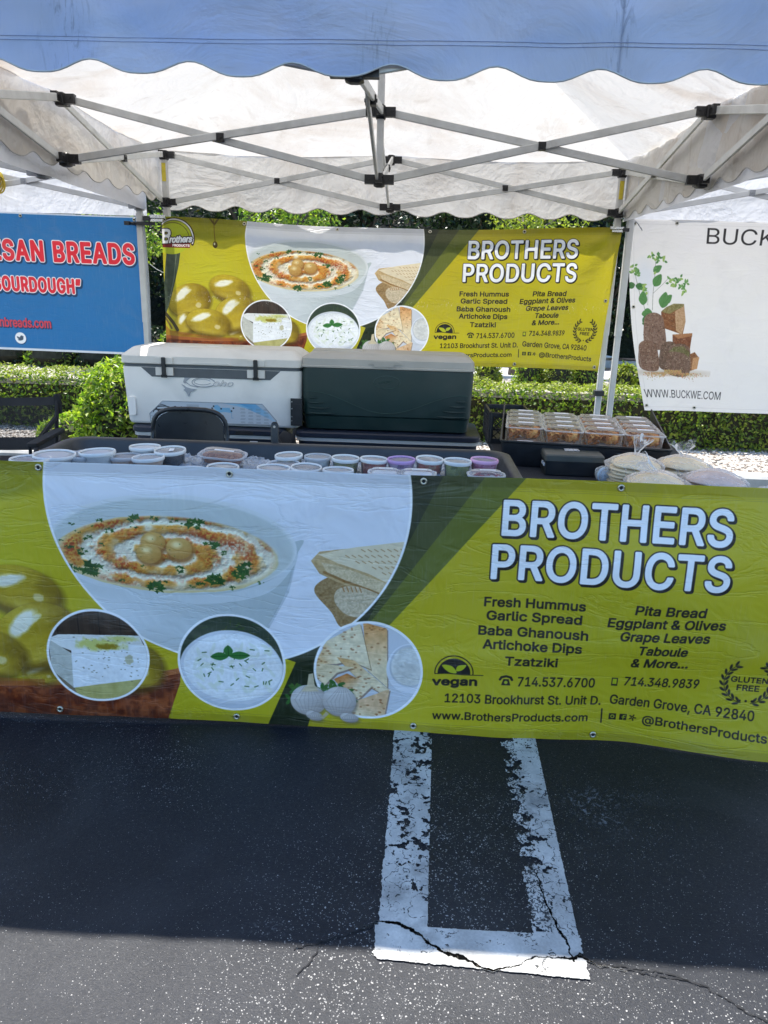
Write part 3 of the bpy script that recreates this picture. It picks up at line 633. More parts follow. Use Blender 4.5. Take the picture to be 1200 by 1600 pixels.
def print_mat(name, cv, rough=.42, transl=.12, wear=0.0, bumps=.25, coat=.0):
    t = NT(name); im = t.n('ShaderNodeTexImage'); im.image = cv.image(name); im.interpolation = 'Cubic'; im.extension = 'EXTEND'
    uv = t.n('ShaderNodeTexCoord').outputs['UV']; t.l(uv, im.inputs[0]); c = im.outputs[0]
    c = t.mix(c, (.30, .29, .26), t.ramp(t.noise(5, 6, dist=1.0), [(.56, 0.), (.85, .14)]))
    mp = t.n('ShaderNodeMapping'); mp.inputs['Scale'].default_value = (60, 60, 3); t.l(t.co(), mp.inputs[0])
    streak = t.noise(3, 3, vec=mp.outputs[0]); c = t.mix(c, (.62, .62, .62), t.ramp(streak, [(.55, 0.), (.95, .10)]))
    if wear:
        mp2 = t.n('ShaderNodeMapping'); mp2.inputs['Scale'].default_value = (22, 22, 9); t.l(t.co(), mp2.inputs[0])
        sx = t.n('ShaderNodeSeparateXYZ'); t.l(t.co(), sx.inputs[0])
        # a worn fold line across the middle of the vinyl
        band = t.ramp(t.math('ABSOLUTE', t.math('SUBTRACT', sx.outputs[2], wear)), [(.0, 1.), (.045, 0.)])
        w = t.math('MULTIPLY', t.ramp(t.noise(6, 5, vec=mp2.outputs[0], dist=1.5), [(.63, 0.), (.68, .8)]), band); c = t.mix(c, (.8, .78, .72), w)
    t.set(Base_Color=c, Roughness=float(rough), Specular_IOR_Level=.45)
    wv = t.math('ADD', t.math('MULTIPLY', t.noise(5, 3, dist=.8), 1.0), t.math('MULTIPLY', t.noise(420, 1), .02)); 
    mpc = t.n('ShaderNodeMapping'); mpc.inputs['Scale'].default_value = (1.3, 1, 6.0); t.l(t.co(), mpc.inputs[0]); cr = t.math('ABSOLUTE', t.math('SUBTRACT', t.noise(1.6, 4, vec=mpc.outputs[0], dist=1.2), .5))
    cr = t.ramp(cr, [(0., 0.), (.035, 1.)]); wv = t.math('ADD', wv, t.math('MULTIPLY', cr, .10)); t.bump(wv, bumps, .04)
    t.translucent(c, transl); return t.m
# ------------------------------------------------------------------ ground, kerbs, planting strip
def asphalt_mat():
    t = NT('asphalt'); co = t.co()
    base = t.ramp(t.noise(3.2, 6, rough=.62), [(.3, (.006, .008, .013)), (.7, (.012, .014, .020))])
    fine = t.ramp(t.noise(160, 3, rough=.7), [(.3, (.55, .55, .55)), (.7, (1.35, 1.35, 1.35))])
    c = t.mix(base, fine, .8, 'MULTIPLY')
    c = t.mix(c, (.040, .042, .046), t.ramp(t.noise(1.3, 7, dist=1.4, rough=.7), [(.50, 0.), (.72, .40)])); c = t.mix(c, (.004, .004, .005), t.ramp(t.noise(2.1, 4, dist=.4), [(.66, 0.), (.74, .6)]))
    dens = t.ramp(t.noise(.9, 4, dist=.7), [(.38, .14), (.62, .36)])
    wob = t.n('ShaderNodeTexNoise'); wob.inputs['Scale'].default_value = 90; t.l(co, wob.inputs['Vector']); sc3 = t.n('ShaderNodeVectorMath', operation='SCALE'); sc3.inputs['Scale'].default_value = .007; t.l(wob.outputs['Color'], sc3.inputs[0]); ad3 = t.n('ShaderNodeVectorMath', operation='ADD'); t.l(co, ad3.inputs[0]); t.l(sc3.outputs[0], ad3.inputs[1]); co = ad3.outputs[0]
    for sc, k, colr in ((250, .82, (.34, .335, .32)), (150, .62, (.50, .48, .45))):
        v = t.n('ShaderNodeTexVoronoi', distance='EUCLIDEAN'); v.inputs['Scale'].default_value = sc
        mp = t.n('ShaderNodeMapping'); mp.inputs['Scale'].default_value = (1, 1, .02); mp.inputs['Rotation'].default_value = (0, 0, .4 + sc); t.l(co, mp.inputs[0]); t.l(mp.outputs[0], v.inputs[0])
        sz = t.math('MULTIPLY', t.n('ShaderNodeSeparateColor').outputs[0], 1)
        sep = sz.node.inputs[0].links[0].from_node; t.l(v.outputs['Color'], sep.inputs[0])
        th = t.math('MULTIPLY', t.math('MULTIPLY', t.math('POWER', sep.outputs[0], 1.5), dens), k * 1.9)
        m = t.math('LESS_THAN', v.outputs['Distance'], th)
        # only some of the stones are pale
        pale = t.math('GREATER_THAN', sep.outputs[1], .46 if sc > 200 else .72)
        c = t.mix(c, colr, t.math('MULTIPLY', m, t.math('MULTIPLY', pale, .66)))
    # pale scuffs
    sc_ = t.math('MULTIPLY', t.ramp(t.noise(1.4, 3), [(.62, 0.), (.7, 1.)]), t.ramp(t.noise(45, 5, dist=2), [(.56, 0.), (.62, .35)])); c = t.mix(c, (.30, .31, .33), sc_)
    t.set(Base_Color=c, Roughness=t.ramp(t.noise(90, 3), [(.3, .36), (.8, .58)]), Specular_IOR_Level=.31)
    h = t.math('ADD', t.noise(240, 3, rough=.8), t.math('MULTIPLY', t.noise(2.0, 2), 3)); t.bump(h, .45, .004)
    return t.m
M_ASPH = asphalt_mat()
mb = MB(); mb.add([(-150, -80, 0), (150, -80, 0), (150, 150, 0), (-150, 150, 0)], [(0, 1, 2, 3)])
tag(mb.build('asphalt_ground', M_ASPH), 'dark asphalt of the parking lot, flecked with pale stones', kind='structure')

def paint_line_image():
    """worn white U of a parking stall, u = x - .12, v = -y - 1.45"""
    w, h, ppm = .60, 1.08, 900; W, H = int(w * ppm), int(h * ppm); x = (np.arange(W) + .5)[None, :] / ppm + .12; y = -((np.arange(H) + .5)[:, None] / ppm + 1.45)
    cov = np.zeros((H, W)); nz = lambda c, s, o=4: vnoise(H, W, c * ppm, o, s)
    e = (nz(.012, 11) - .5) * .012
    lx0 = .172 + (y + 1.55) * .018; lx1 = .300 + (y + 1.55) * .033; rx0 = .530 + (y + 1.55) * .006; rx1 = .652 + (y + 1.55) * .028
    inL = (x > lx0 + e) & (x < lx1 + e * .3) & (y > -2.44); inR = (x > rx0 + e) & (x < rx1 + e * .3) & (y > -2.44)
    bot = (y < -2.345 + e * .2) & (y > -2.452 + e * .5 + (x - .4) * -.05) & (x > .150 + e + np.clip(-2.43 - y, 0, 1) * .8) & (x < .632 + e)
    cov = (inL | inR | bot).astype(float)
    # chips: lumps bounded by cracks, crowding one side of each stripe
    n1 = nz(.030, 21, 3); n2 = nz(.011, 22, 3); ridg = 1 - np.abs(nz(.034, 25, 4) - .5) * 2
    biasL = np.clip((x - (lx0 + .015)) / .11, 0, 1) * .10 + .015; biasR = np.clip(1 - (x - rx0) / .075, 0, 1.2) * .27 - .02
    bias = np.where(x < .4, biasL, biasR); bias = bias - .16 * np.clip((-y - 2.12) * 5, 0, 1) - .3 * (y < -2.34)
    chips = (n1 * .6 + n2 * .4 + bias) > .655
    crk = (ridg > .968) & (n2 > .40) | ((1 - np.abs(nz(.016, 27, 3) - .5) * 2 > .985) & (n1 > .5))
    crk &= (y > -2.33) | (n1 > .62)
    speck = (nz(.004, 61, 2) > .56) & (x > .4) & (x < rx0 + .045) & (y > -2.34)
    cov = cov * (1 - chips) * (1 - .8 * speck) * (1 - .85 * crk)
    # the long pavement crack eats the paint
    xs = np.array([.10, .158, .20, .235, .27, .31, .35, .385, .42, .47, .52, .57, .60, .625, .66, .72]); ys = np.array([-2.36, -2.335, -2.338, -2.355, -2.382, -2.412, -2.424, -2.445, -2.452, -2.438, -2.415, -2.414, -2.408, -2.402, -2.425, -2.44])
    cy = np.interp(x[0], xs, ys)[None, :] + (nz(.02, 31) - .5) * .018; wd = np.interp(x[0], xs, [.003, .006, .008, .010, .011, .012, .010, .010, .007, .004, .003, .003, .006, .010, .003, .002])[None, :] * (.15 + .85 * nz(.012, 32) + .25 * (nz(.03, 35) > .55))
    dc = np.abs(y - cy); crack = np.clip((wd * .55 - dc) / .002 + .5, 0, 1)
    vx = .60 + (nz(.03, 33) - .5) * .03 + np.clip(y + 2.40, 0, 1) * -.18; crack2 = np.clip((.0022 - np.abs(x - vx)) / .001 + .5, 0, 1) * (y > -2.42) * (y < -2.15)
    crack = np.maximum(crack, crack2); cov *= 1 - crack
    dirt = .72 + .30 * nz(.08, 41) - .10 * nz(.004, 42, 2) - .12 * np.clip((nz(.05, 43, 5) - .56) * 6, 0, 1)
    a = np.zeros((H, W, 4), np.float32); lin = dirt[..., None] * np.array([.84, .83, .80]); lin = np.where(crack[..., None] > .5, np.array([.045, .042, .038]) * (1 + 4 * (nz(.005, 51)[..., None] > .66)), lin)
    a[..., :3] = lin; a[..., 3] = np.clip(np.maximum(cov, crack * (np.clip((cov > -1), 0, 1))), 0, 1)
    im = bpy.data.images.new('worn paint', W, H, alpha=True); im.alpha_mode = 'CHANNEL_PACKED'; im.pixels.foreach_set(a[::-1].ravel()); im.update(); im.pack(); return im
t = NT('worn_white_paint'); im = t.n('ShaderNodeTexImage'); im.image = paint_line_image(); im.extension = 'EXTEND'; t.l(t.n('ShaderNodeTexCoord').outputs['UV'], im.inputs[0])
lum = t.ramp(im.outputs[0], [(.10, 0.), (.3, .5)]); t.set(Base_Color=im.outputs[0], Roughness=.65, Specular_IOR_Level=lum); t.bump(t.math('ADD', t.math('MULTIPLY', im.outputs['Alpha'], 1.0), t.math('MULTIPLY', t.noise(60, 4), .25)), .6, .003)
tr = t.n('ShaderNodeBsdfTransparent'); mx = t.n('ShaderNodeMixShader'); t.l(im.outputs['Alpha'], mx.inputs[0]); t.l(tr.outputs[0], mx.inputs[1]); t.l(t.b.outputs[0], mx.inputs[2]); t.l(mx.outputs[0], t.out.inputs[0])
o = grid_mesh('parking_line', 12, 20, lambda s, q: (.12 + .60 * s, -2.53 + 1.08 * q, .004), t.m, uv=lambda s, q: (s, q))
tag(o, 'worn white U shaped parking stall line, cracked and chipped', kind='structure')
# continuing line under the table (same paint, plain)
M_PAINT = pmat('road_paint', (.62, .62, .60), .7, .15, 20, .3, 90, dirt=(.10, .10, .11), dirt_amt=.7)
mb = MB()
for x0 in (.172, .530): mb.add([(x0, -1.452, .004), (x0 + .125, -1.452, .004), (x0 + .125, 1.9, .004), (x0, 1.9, .004)], [(0, 1, 2, 3)])
tag(mb.build('stall_line', M_PAINT), 'white stall lines running on under the stall', kind='structure')
# cracks
M_CRACK = pmat('crack_gap', (.012, .012, .013), .95, .3, 60, 0)
def crack(pts, w):
    mb = MB(); P = []
    for (a, b), (c, d) in zip(pts[:-1], pts[1:]):
        n = max(2, int(math.hypot(c - a, d - b) / .008))
        for i in range(n): P.append((a + (c - a) * i / n + random.gauss(0, .002), b + (d - b) * i / n + random.gauss(0, .002)))
    for (a, b), (c, d) in zip(P[:-1], P[1:]):
        k = w * (.3 + 1.2 * random.random()) * .5; L = max(math.hypot(c - a, d - b), 1e-5); nx, ny = -(d - b) / L * k, (c - a) / L * k
        mb.add([(a - nx, b - ny, .0025), (c - nx, d - ny, .0025), (c + nx, d + ny, .0025), (a + nx, b + ny, .0025)], [(0, 1, 2, 3)])
    o = mb.build('pavement_crack', M_CRACK); tag(o, kind='structure'); return o
crack([(.60, -2.405), (.66, -2.42), (.72, -2.425), (.80, -2.432), (.88, -2.46), (.95, -2.52), (1.02, -2.56)], .0045)
crack([(.158, -2.335), (.10, -2.37), (.03, -2.40), (-.04, -2.43)], .004)
crack([(.03, -2.40), (.008, -2.46), (-.02, -2.50)], .003)
crack([(.158, -2.335), (.19, -2.34)], .005); crack([(.72, -2.43), (.80, -2.445), (.86, -2.45)], .003)

M_CONC = pmat('concrete', (.46, .45, .42), .85, .12, 6, .35, 80, dirt=(.16, .15, .13), dirt_amt=.5)
def kerb(y, x0, x1, z, name='kerb'):
    mb = MB(); n = int((x1 - x0) / 2.4)
    for i in range(n):
        a = x0 + (x1 - x0) * i / n; b = x0 + (x1 - x0) * (i + 1) / n - .008
        prof = [(y, 0), (y, z - .02), (y + .02, z), (y + .15, z), (y + .15, 0)]
        vs = [(a, p, q) for p, q in prof] + [(b, p, q) for p, q in prof]; m = len(prof)
        mb.add(vs, [(j, (j + 1) % m, m + (j + 1) % m, m + j) for j in range(m)] + [tuple(range(m))[::-1], tuple(range(m, 2 * m))])
    return tag(mb.build(name, M_CONC), 'pale concrete kerb at the edge of the planting strip', kind='structure')
kerb(2.08, -12, 12, .125)
t = NT('gravel_bed'); v = t.n('ShaderNodeTexVoronoi'); v.inputs['Scale'].default_value = 26; t.l(t.co(), v.inputs[0])
c = t.ramp(v.outputs['Color'], [(0, (.16, .13, .10)), (.4, (.30, .27, .23)), (1, (.42, .39, .35))]); c = t.mix(c, (.12, .09, .06), t.ramp(t.noise(2.5, 5), [(.55, 0.), (.75, .6)]))
t.set(Base_Color=c, Roughness=.9); t.bump(v.outputs['Distance'], -.8, .02); M_GRAV = t.m
mb = MB(); mb.box((0, 3.7, .05), (24, 2.95, .10)); tag(mb.build('gravel_bed', M_GRAV), 'raised planting strip covered in pale gravel', kind='structure')
# loose stones on the strip
def pebbles(n, x0, x1, y0, y1, z, s0, s1):
    ico = [(0, 0, 1), (.9, 0, .45), (.28, .85, .45), (-.73, .53, .45), (-.73, -.53, .45), (.28, -.85, .45), (.73, .53, -.35), (-.28, .85, -.35), (-.9, 0, -.35), (-.28, -.85, -.35), (.73, -.53, -.35)]
    fs = [(0, 1, 2), (0, 2, 3), (0, 3, 4), (0, 4, 5), (0, 5, 1), (1, 6, 2), (2, 6, 7), (2, 7, 3), (3, 7, 8), (3, 8, 4), (4, 8, 9), (4, 9, 5), (5, 9, 10), (5, 10, 1), (1, 10, 6)]
    ico = np.array(ico); P = np.zeros((n, 11, 3)); c = np.stack([RNG.uniform(x0, x1, n), RNG.uniform(y0, y1, n), np.full(n, z)], 1)
    a = RNG.uniform(0, 6.28, n); s = RNG.uniform(s0, s1, n)[:, None]; sc = np.stack([RNG.uniform(.7, 1.5, n), RNG.uniform(.7, 1.1, n), RNG.uniform(.35, .7, n)], 1) * s
    q = ico[None] * sc[:, None, :] * (1 + RNG.normal(0, .12, (n, 11, 1))); X = q[..., 0] * np.cos(a)[:, None] - q[..., 1] * np.sin(a)[:, None]; Y = q[..., 0] * np.sin(a)[:, None] + q[..., 1] * np.cos(a)[:, None]
    P[..., 0] = X; P[..., 1] = Y; P[..., 2] = q[..., 2]; P += c[:, None, :]
    F = (np.array(fs)[None] + (np.arange(n) * 11)[:, None, None]).reshape(-1, 3); return P.reshape(-1, 3), F
def np_mesh(name, V, F, mat, parent=None, smooth=False):
    me = bpy.data.meshes.new(name); me.vertices.add(len(V)); me.vertices.foreach_set('co', np.asarray(V, np.float32).ravel())
    k = F.shape[1]; me.loops.add(F.size); me.loops.foreach_set('vertex_index', F.astype(np.int32).ravel()); me.polygons.add(len(F))
    me.polygons.foreach_set('loop_start', np.arange(len(F), dtype=np.int32) * k); me.polygons.foreach_set('loop_total', np.full(len(F), k, np.int32))
    me.polygons.foreach_set('use_smooth', np.full(len(F), smooth)); me.update(calc_edges=True); me.validate(); me.materials.append(mat)
    o = bpy.data.objects.new(name, me); COL.objects.link(o)
    if parent is not None: o.parent = parent
    return o
t = NT('stone_chip'); g = t.n('ShaderNodeNewGeometry'); t.set(Base_Color=t.ramp(g.outputs['Random Per Island'], [(0, (.10, .075, .055)), (.25, (.30, .25, .20)), (.6, (.44, .40, .35)), (1, (.58, .55, .50))]), Roughness=.85); M_STONE = t.m
V, F = pebbles(26000, -4.0, 4.6, 2.22, 3.5, .106, .008, .02)
tag(np_mesh('gravel', V, F, M_STONE), 'loose pale gravel stones in front of the hedge', kind='stuff')

# ------------------------------------------------------------------ planting
def leaf_mat(name, lo, mid, hi, tr=.28):
    t = NT(name); g = t.n('ShaderNodeNewGeometry'); r = g.outputs['Random Per Island']
    c = t.ramp(r, [(0, lo), (.5, mid), (1, hi)]); c = t.mix(c, (.10, .075, .03), t.math('GREATER_THAN', t.math('FRACT', t.math('MULTIPLY', r, 37.7)), .965))
    t.set(Base_Color=c, Roughness=.42, Specular_IOR_Level=.5); t.translucent(t.mix(c, (1.0, 1.25, .5), 1.0, 'MULTIPLY'), tr); return t.m
M_LEAF_HEDGE = leaf_mat('hedge_leaf', (.06, .12, .016), (.17, .25, .03), (.38, .42, .06), .45)
M_LEAF_BUSH = leaf_mat('bush_leaf', (.10, .18, .022), (.27, .36, .04), (.52, .54, .08), .48)
M_LEAF_DARK = leaf_mat('evergreen_leaf', (.012, .026, .010), (.022, .045, .014), (.045, .075, .022), .18)
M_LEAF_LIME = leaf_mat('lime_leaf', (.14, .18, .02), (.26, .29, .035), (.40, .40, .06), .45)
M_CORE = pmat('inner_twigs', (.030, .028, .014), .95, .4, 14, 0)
M_BARK = pmat('bark', (.09, .07, .055), .9, .3, 9, .5, 30)
def leaves(P, N, size, aspect=.5, spread=.9):
    """folded leaf blades at points P facing N"""
    n = len(P); T = RNG.normal(0, 1, (n, 3)); N = N + RNG.normal(0, spread, (n, 3)); N /= np.linalg.norm(N, axis=1, keepdims=True) + 1e-9
    T -= (T * N).sum(1, keepdims=True) * N; T /= np.linalg.norm(T, axis=1, keepdims=True) + 1e-9; B = np.cross(N, T)
    s = (size * RNG.uniform(.6, 1.25, n))[:, None]; w = s * aspect * .5
    a = P; b = P + T * s; m1 = P + T * s * .45 + B * w + N * w * .45; m2 = P + T * s * .45 - B * w + N * w * .45
    V = np.stack([a, m1, b, m2], 1).reshape(-1, 3); i = np.arange(n)[:, None] * 4
    F = np.concatenate([i + np.array([[0, 1, 2]]), i + np.array([[0, 2, 3]])], 1).reshape(-1, 3); return V, F
def lump(P, k, amp, off=0): return np.array([mnoise.noise(Vector((p[0] * k + off, p[1] * k, p[2] * k))) for p in P]) * amp

def hedge(x0, x1, y0, y1, z0, z1, label, dens=2300, mat=M_LEAF_HEDGE, size=.043):
    h = empty('hedge', ((x0 + x1) / 2, (y0 + y1) / 2, z0)); tag(h, label, 'hedge', 'clipped hedges')
    w, d, ht = x1 - x0, y1 - y0, z1 - z0; P = []; N = []
    def face(n, fn, nrm):
        a, b = RNG.random(n), RNG.random(n); q = fn(a, b); dep = RNG.exponential(.022, n)[:, None]; nv = np.array(nrm, float)
        P.append(q - nv * dep); N.append(np.tile(nv, (n, 1)))
    face(int(w * ht * dens), lambda a, b: np.stack([x0 + a * w, np.full_like(a, y0), z0 + b * ht], 1), (0, -1, .15))
    face(int(w * d * dens), lambda a, b: np.stack([x0 + a * w, y0 + b * d, np.full_like(a, z1)], 1), (0, 0, 1))
    face(int(w * ht * dens * .25), lambda a, b: np.stack([x0 + a * w, np.full_like(a, y1), z0 + b * ht], 1), (0, 1, 0))
    P = np.concatenate(P); N = np.concatenate(N); P -= np.array([h.location.x, h.location.y, z0]); P += N * (lump(P, 2.3, .06) + lump(P, 7, .045))[:, None]
    top = N[:, 2] > .9; V, F = leaves(P[~top], N[~top] * .8, size, .55, .75); np_mesh('foliage', V, F, mat, h)
    V, F = leaves(P[top] + np.array([0, 0, .012]), N[top], size * .9, .5, .45); np_mesh('sunlit_top_leaves', V, F, M_LEAF_LIME, h)  # yellower leaves put the sunlight on the hedge top into the colour
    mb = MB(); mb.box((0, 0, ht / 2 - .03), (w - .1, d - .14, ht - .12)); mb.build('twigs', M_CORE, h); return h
hedge(-9.0, -2.35, 3.22, 3.85, .10, .60, 'low clipped hedge behind the black camping chair')
hedge(-2.30, 5.6, 3.20, 3.85, .10, .615, 'long clipped hedge behind the coolers and bread boxes')

def bush(x, y, z, rx, ry, rz, n, label, mat, size, group=None, cat='bush', name='bush', aspect=.42, stems=0):
    b = empty(name, (x, y, z)); tag(b, label, cat, group)
    d = RNG.normal(0, 1, (n, 3)); d[:, 2] = np.abs(d[:, 2]) * 1.1 - .25; d /= np.linalg.norm(d, axis=1, keepdims=True); r = 1 - RNG.exponential(.07, n)
    P = d * r[:, None] * np.array([rx, ry, rz]); P[:, 2] += rz * .15; P += d * (lump(P / max(rx, .3), 2.5, .16 * rx) + lump(P / max(rx, .3), 6, .07 * rx))[:, None]; P[:, 2] = np.maximum(P[:, 2], .02)
    nn = d * .5 + np.array([0, 0, .35]); V, F = leaves(P, nn, size, aspect, .8); np_mesh('foliage', V, F, mat, b)
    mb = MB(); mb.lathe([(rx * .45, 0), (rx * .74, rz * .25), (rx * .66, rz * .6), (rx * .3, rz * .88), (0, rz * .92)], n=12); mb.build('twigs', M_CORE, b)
    return b
bush(-2.12, 2.62, .10, .62, .50, .66, 9000, 'large rounded bright green bush left of the white cooler', M_LEAF_BUSH, .062)
bush(-1.75, 2.45, .10, .55, .35, .30, 3600, 'low spreading green bush at the foot of the rounded bush', M_LEAF_BUSH, .050)
bush(-2.75, 2.62, .10, .34, .26, .22, 1500, 'small low green bush beside the camping chair', M_LEAF_BUSH, .05)
bush(-.42, 2.55, .10, .30, .25, .42, 1500, 'yellow green bush seen between the two cooler stacks', M_LEAF_BUSH, .05)
# far planting strip, walk and road
mb = MB(); mb.box((0, 8.2, .03), (60, 2.2, .06)); tag(mb.build('far_gravel_bed', M_GRAV), 'gravel strip beyond the hedge', kind='structure')
mb = MB(); mb.box((0, 10.1, .05), (60, 1.5, .10)); tag(mb.build('far_pavement', pmat('walk_concrete', (.58, .57, .54), .85, .08, 2, .2, 40)), 'pale concrete walk beyond the planting strip', kind='structure')
mb = MB(); mb.box((0, 12.75, .06), (60, .14, .16)); tag(mb.build('far_kerb', M_CONC), 'far kerb in front of the trees', kind='structure')
for i, (px, s, lab) in enumerate(((1.35, .34, 'small shrub under the lower edge of the hanging banner, beside the green cooler'), (2.02, .42, 'rounded shrub under the middle of the hanging banner'), (2.42, .42, 'yellowish shrub between two shrubs under the hanging banner'), (2.86, .44, 'wide leafy shrub under the right end of the hanging banner'), (3.42, .32, 'small shrub just left of the right tent legs'), (3.86, .44, 'upright shrub seen between the tent leg and the bread banner'))):
    bush(px, 8.0 + .15 * (i % 2), .06, s * .62, s * .5, s * (1.15 if i != 5 else 1.4), 900, lab, M_LEAF_BUSH if i % 2 else M_LEAF_LIME, .075, 'shrubs beyond the hedge', 'shrub', 'shrub')
for i, x in enumerate((-8.5, -7.6, -6.8, -6.0, -5.2, -4.4, -3.7)):
    bush(x, 9.15 + .1 * (i % 3), .06, .55, .36, .60, 1100, ['dark shrub furthest left in the row beyond the left hedge', 'second dark shrub from the left beyond the left hedge', 'third dark shrub from the left beyond the left hedge', 'middle dark shrub of the row under the blue banner', 'third dark shrub from the right under the blue banner', 'second dark shrub from the right under the blue banner', 'dark shrub at the right end of the row, next to the bright bush'][i], M_LEAF_DARK if i % 3 else M_LEAF_HEDGE, .085, 'dark shrubs beyond the left hedge', 'shrub', 'shrub')

def tree(x, y, h, r, z0, mat, n, label, size=.16, low=.25, group='trees behind the stalls', cz=None):
    t = empty('tree', (x, y, 0)); tag(t, label, 'tree', group)
    mb = MB(); pts = [(0, 0, 0), (.08 * random.uniform(-1, 1), .05, h * .25), (.15 * random.uniform(-1, 1), .1, h * .55), (.1, 0, h * .85)]
    mb.tube(pts, [.17, .13, .09, .03], 9)
    K = 12; cen = []
    for k in range(K):
        a = random.uniform(0, 6.28); q = r * random.uniform(.25, .68); zc = z0 + (h - z0) * random.uniform(.12, .92); c = Vector((math.cos(a) * q, math.sin(a) * q, zc)); cen.append((c, r * random.uniform(.38, .62)))
        b = Vector((0, 0, max(.3, zc - r * .7))); mb.tube([b, b.lerp(c, .55) + Vector((0, 0, .1)), c], [.05, .03, .012], 6)
    mb.build('trunk', M_BARK, t, 1)
    P = []; N = []
    for c, rr in cen:
        m = n // K; d = RNG.normal(0, 1, (m, 3)); d /= np.linalg.norm(d, axis=1, keepdims=True); q = np.array(c) + d * (rr * RNG.uniform(.45, 1.05, m) ** .5)[:, None] * np.array([1.15, 1.0, .85])
        P.append(q); N.append(d * .6 + np.array([0, 0, .5]))
    P = np.concatenate(P); N = np.concatenate(N); P += N * lump(P, 1.6, .25)[:, None]; P[:, 2] = np.maximum(P[:, 2], z0 * .6)
    V, F = leaves(P, N, size, .55, .8); np_mesh('crown', V, F, mat, t); return t
tree(-6.6, 13.8, 5.4, 2.3, .5, M_LEAF_DARK, 9000, 'dark evergreen tree behind the blue banner, furthest left')
tree(-3.6, 13.4, 5.6, 2.2, .3, M_LEAF_DARK, 9000, 'dark leafy tree filling the gap between the blue and green banners')
tree(-1.0, 13.9, 5.4, 2.1, .4, M_LEAF_DARK, 8000, 'dark tree above the left half of the hanging food banner')
tree(1.6, 14.6, 6.0, 2.2, .4, M_LEAF_DARK, 8000, 'dark tree behind the middle of the hanging food banner')
tree(4.4, 14.0, 5.6, 2.2, .3, M_LEAF_DARK, 9000, 'dark tree between the hanging banner and the bread banner')
tree(7.4, 14.2, 5.6, 2.4, .4, M_LEAF_DARK, 9000, 'dark tree behind the white bread banner')
tree(10.6, 14.8, 5.6, 2.4, .4, M_LEAF_DARK, 7000, 'dark tree furthest right beyond the bread banner')
tree(-9.8, 14.6, 5.6, 2.4, .4, M_LEAF_DARK, 7000, 'dark tree furthest left beyond the blue banner')
tree(2.0, 9.6, 2.85, .85, 1.75, M_LEAF_LIME, 3800, 'small lime leaved tree in sun above the hanging banner title', .075)
tree(6.1, 9.9, 2.75, 1.3, 1.75, M_LEAF_LIME, 4600, 'low lime leaved tree in sun above the bread banner', .085)
tree(-1.9, 9.3, 2.9, .95, 1.7, M_LEAF_HEDGE, 4200, 'small green tree in sun above the olives on the hanging banner', .085)
tree(-4.9, 9.5, 2.7, 1.0, 1.7, M_LEAF_HEDGE, 4200, 'small green tree in sun above the blue banner', .085)
t = NT('wooded_slope'); t.set(Base_Color=t.ramp(t.noise(1.6, 6), [(.3, (.006, .011, .008)), (.7, (.022, .032, .016))]), Roughness=1.0); t.bump(t.noise(4, 5), 1, .3)
o = grid_mesh('wooded_hill', 60, 20, lambda s, q: (-40 + 80 * s, 15.6 + 8 * q, 9.0 * min(1, q * 1.9) ** .8 + .5 * mnoise.noise(Vector((s * 30, q * 8, 0)))), t.m)
tag(o, 'dark wooded slope behind the trees', kind='structure')

# ------------------------------------------------------------------ canopy tents
def cloth_mat(name, col, stain, tr, stain_amt=.5):
    t = NT(name); c = t.mix(col, stain, t.ramp(t.noise(1.1, 6, dist=1.2, rough=.62), [(.48, 0.), (.74, stain_amt)]))
    mp = t.n('ShaderNodeMapping'); mp.inputs['Scale'].default_value = (5, 5, .8); t.l(t.co(), mp.inputs[0])
    c = t.mix(c, tuple(x * .7 for x in stain), t.ramp(t.noise(1.6, 5, vec=mp.outputs[0], dist=.5), [(.60, 0.), (.80, stain_amt * .7)]))
    t.set(Base_Color=c, Roughness=.75, Specular_IOR_Level=.25)
    h = t.math('ADD', t.math('ADD', t.noise(3.2, 5, dist=1.8), t.math('MULTIPLY', t.math('ABSOLUTE', t.math('SUBTRACT', t.noise(2.2, 4, dist=2.4), .5)), 1.4)), t.math('MULTIPLY', t.noise(600, 1), .006)); t.bump(h, .38, .05); t.translucent(c, tr); return t.m
M_CLOTH = cloth_mat('cream_canopy_cloth', (.80, .77, .72), (.50, .38, .27), .27, .62)
M_CLOTH_W = cloth_mat('white_canopy_cloth', (.84, .84, .85), (.70, .70, .72), .36, .3)
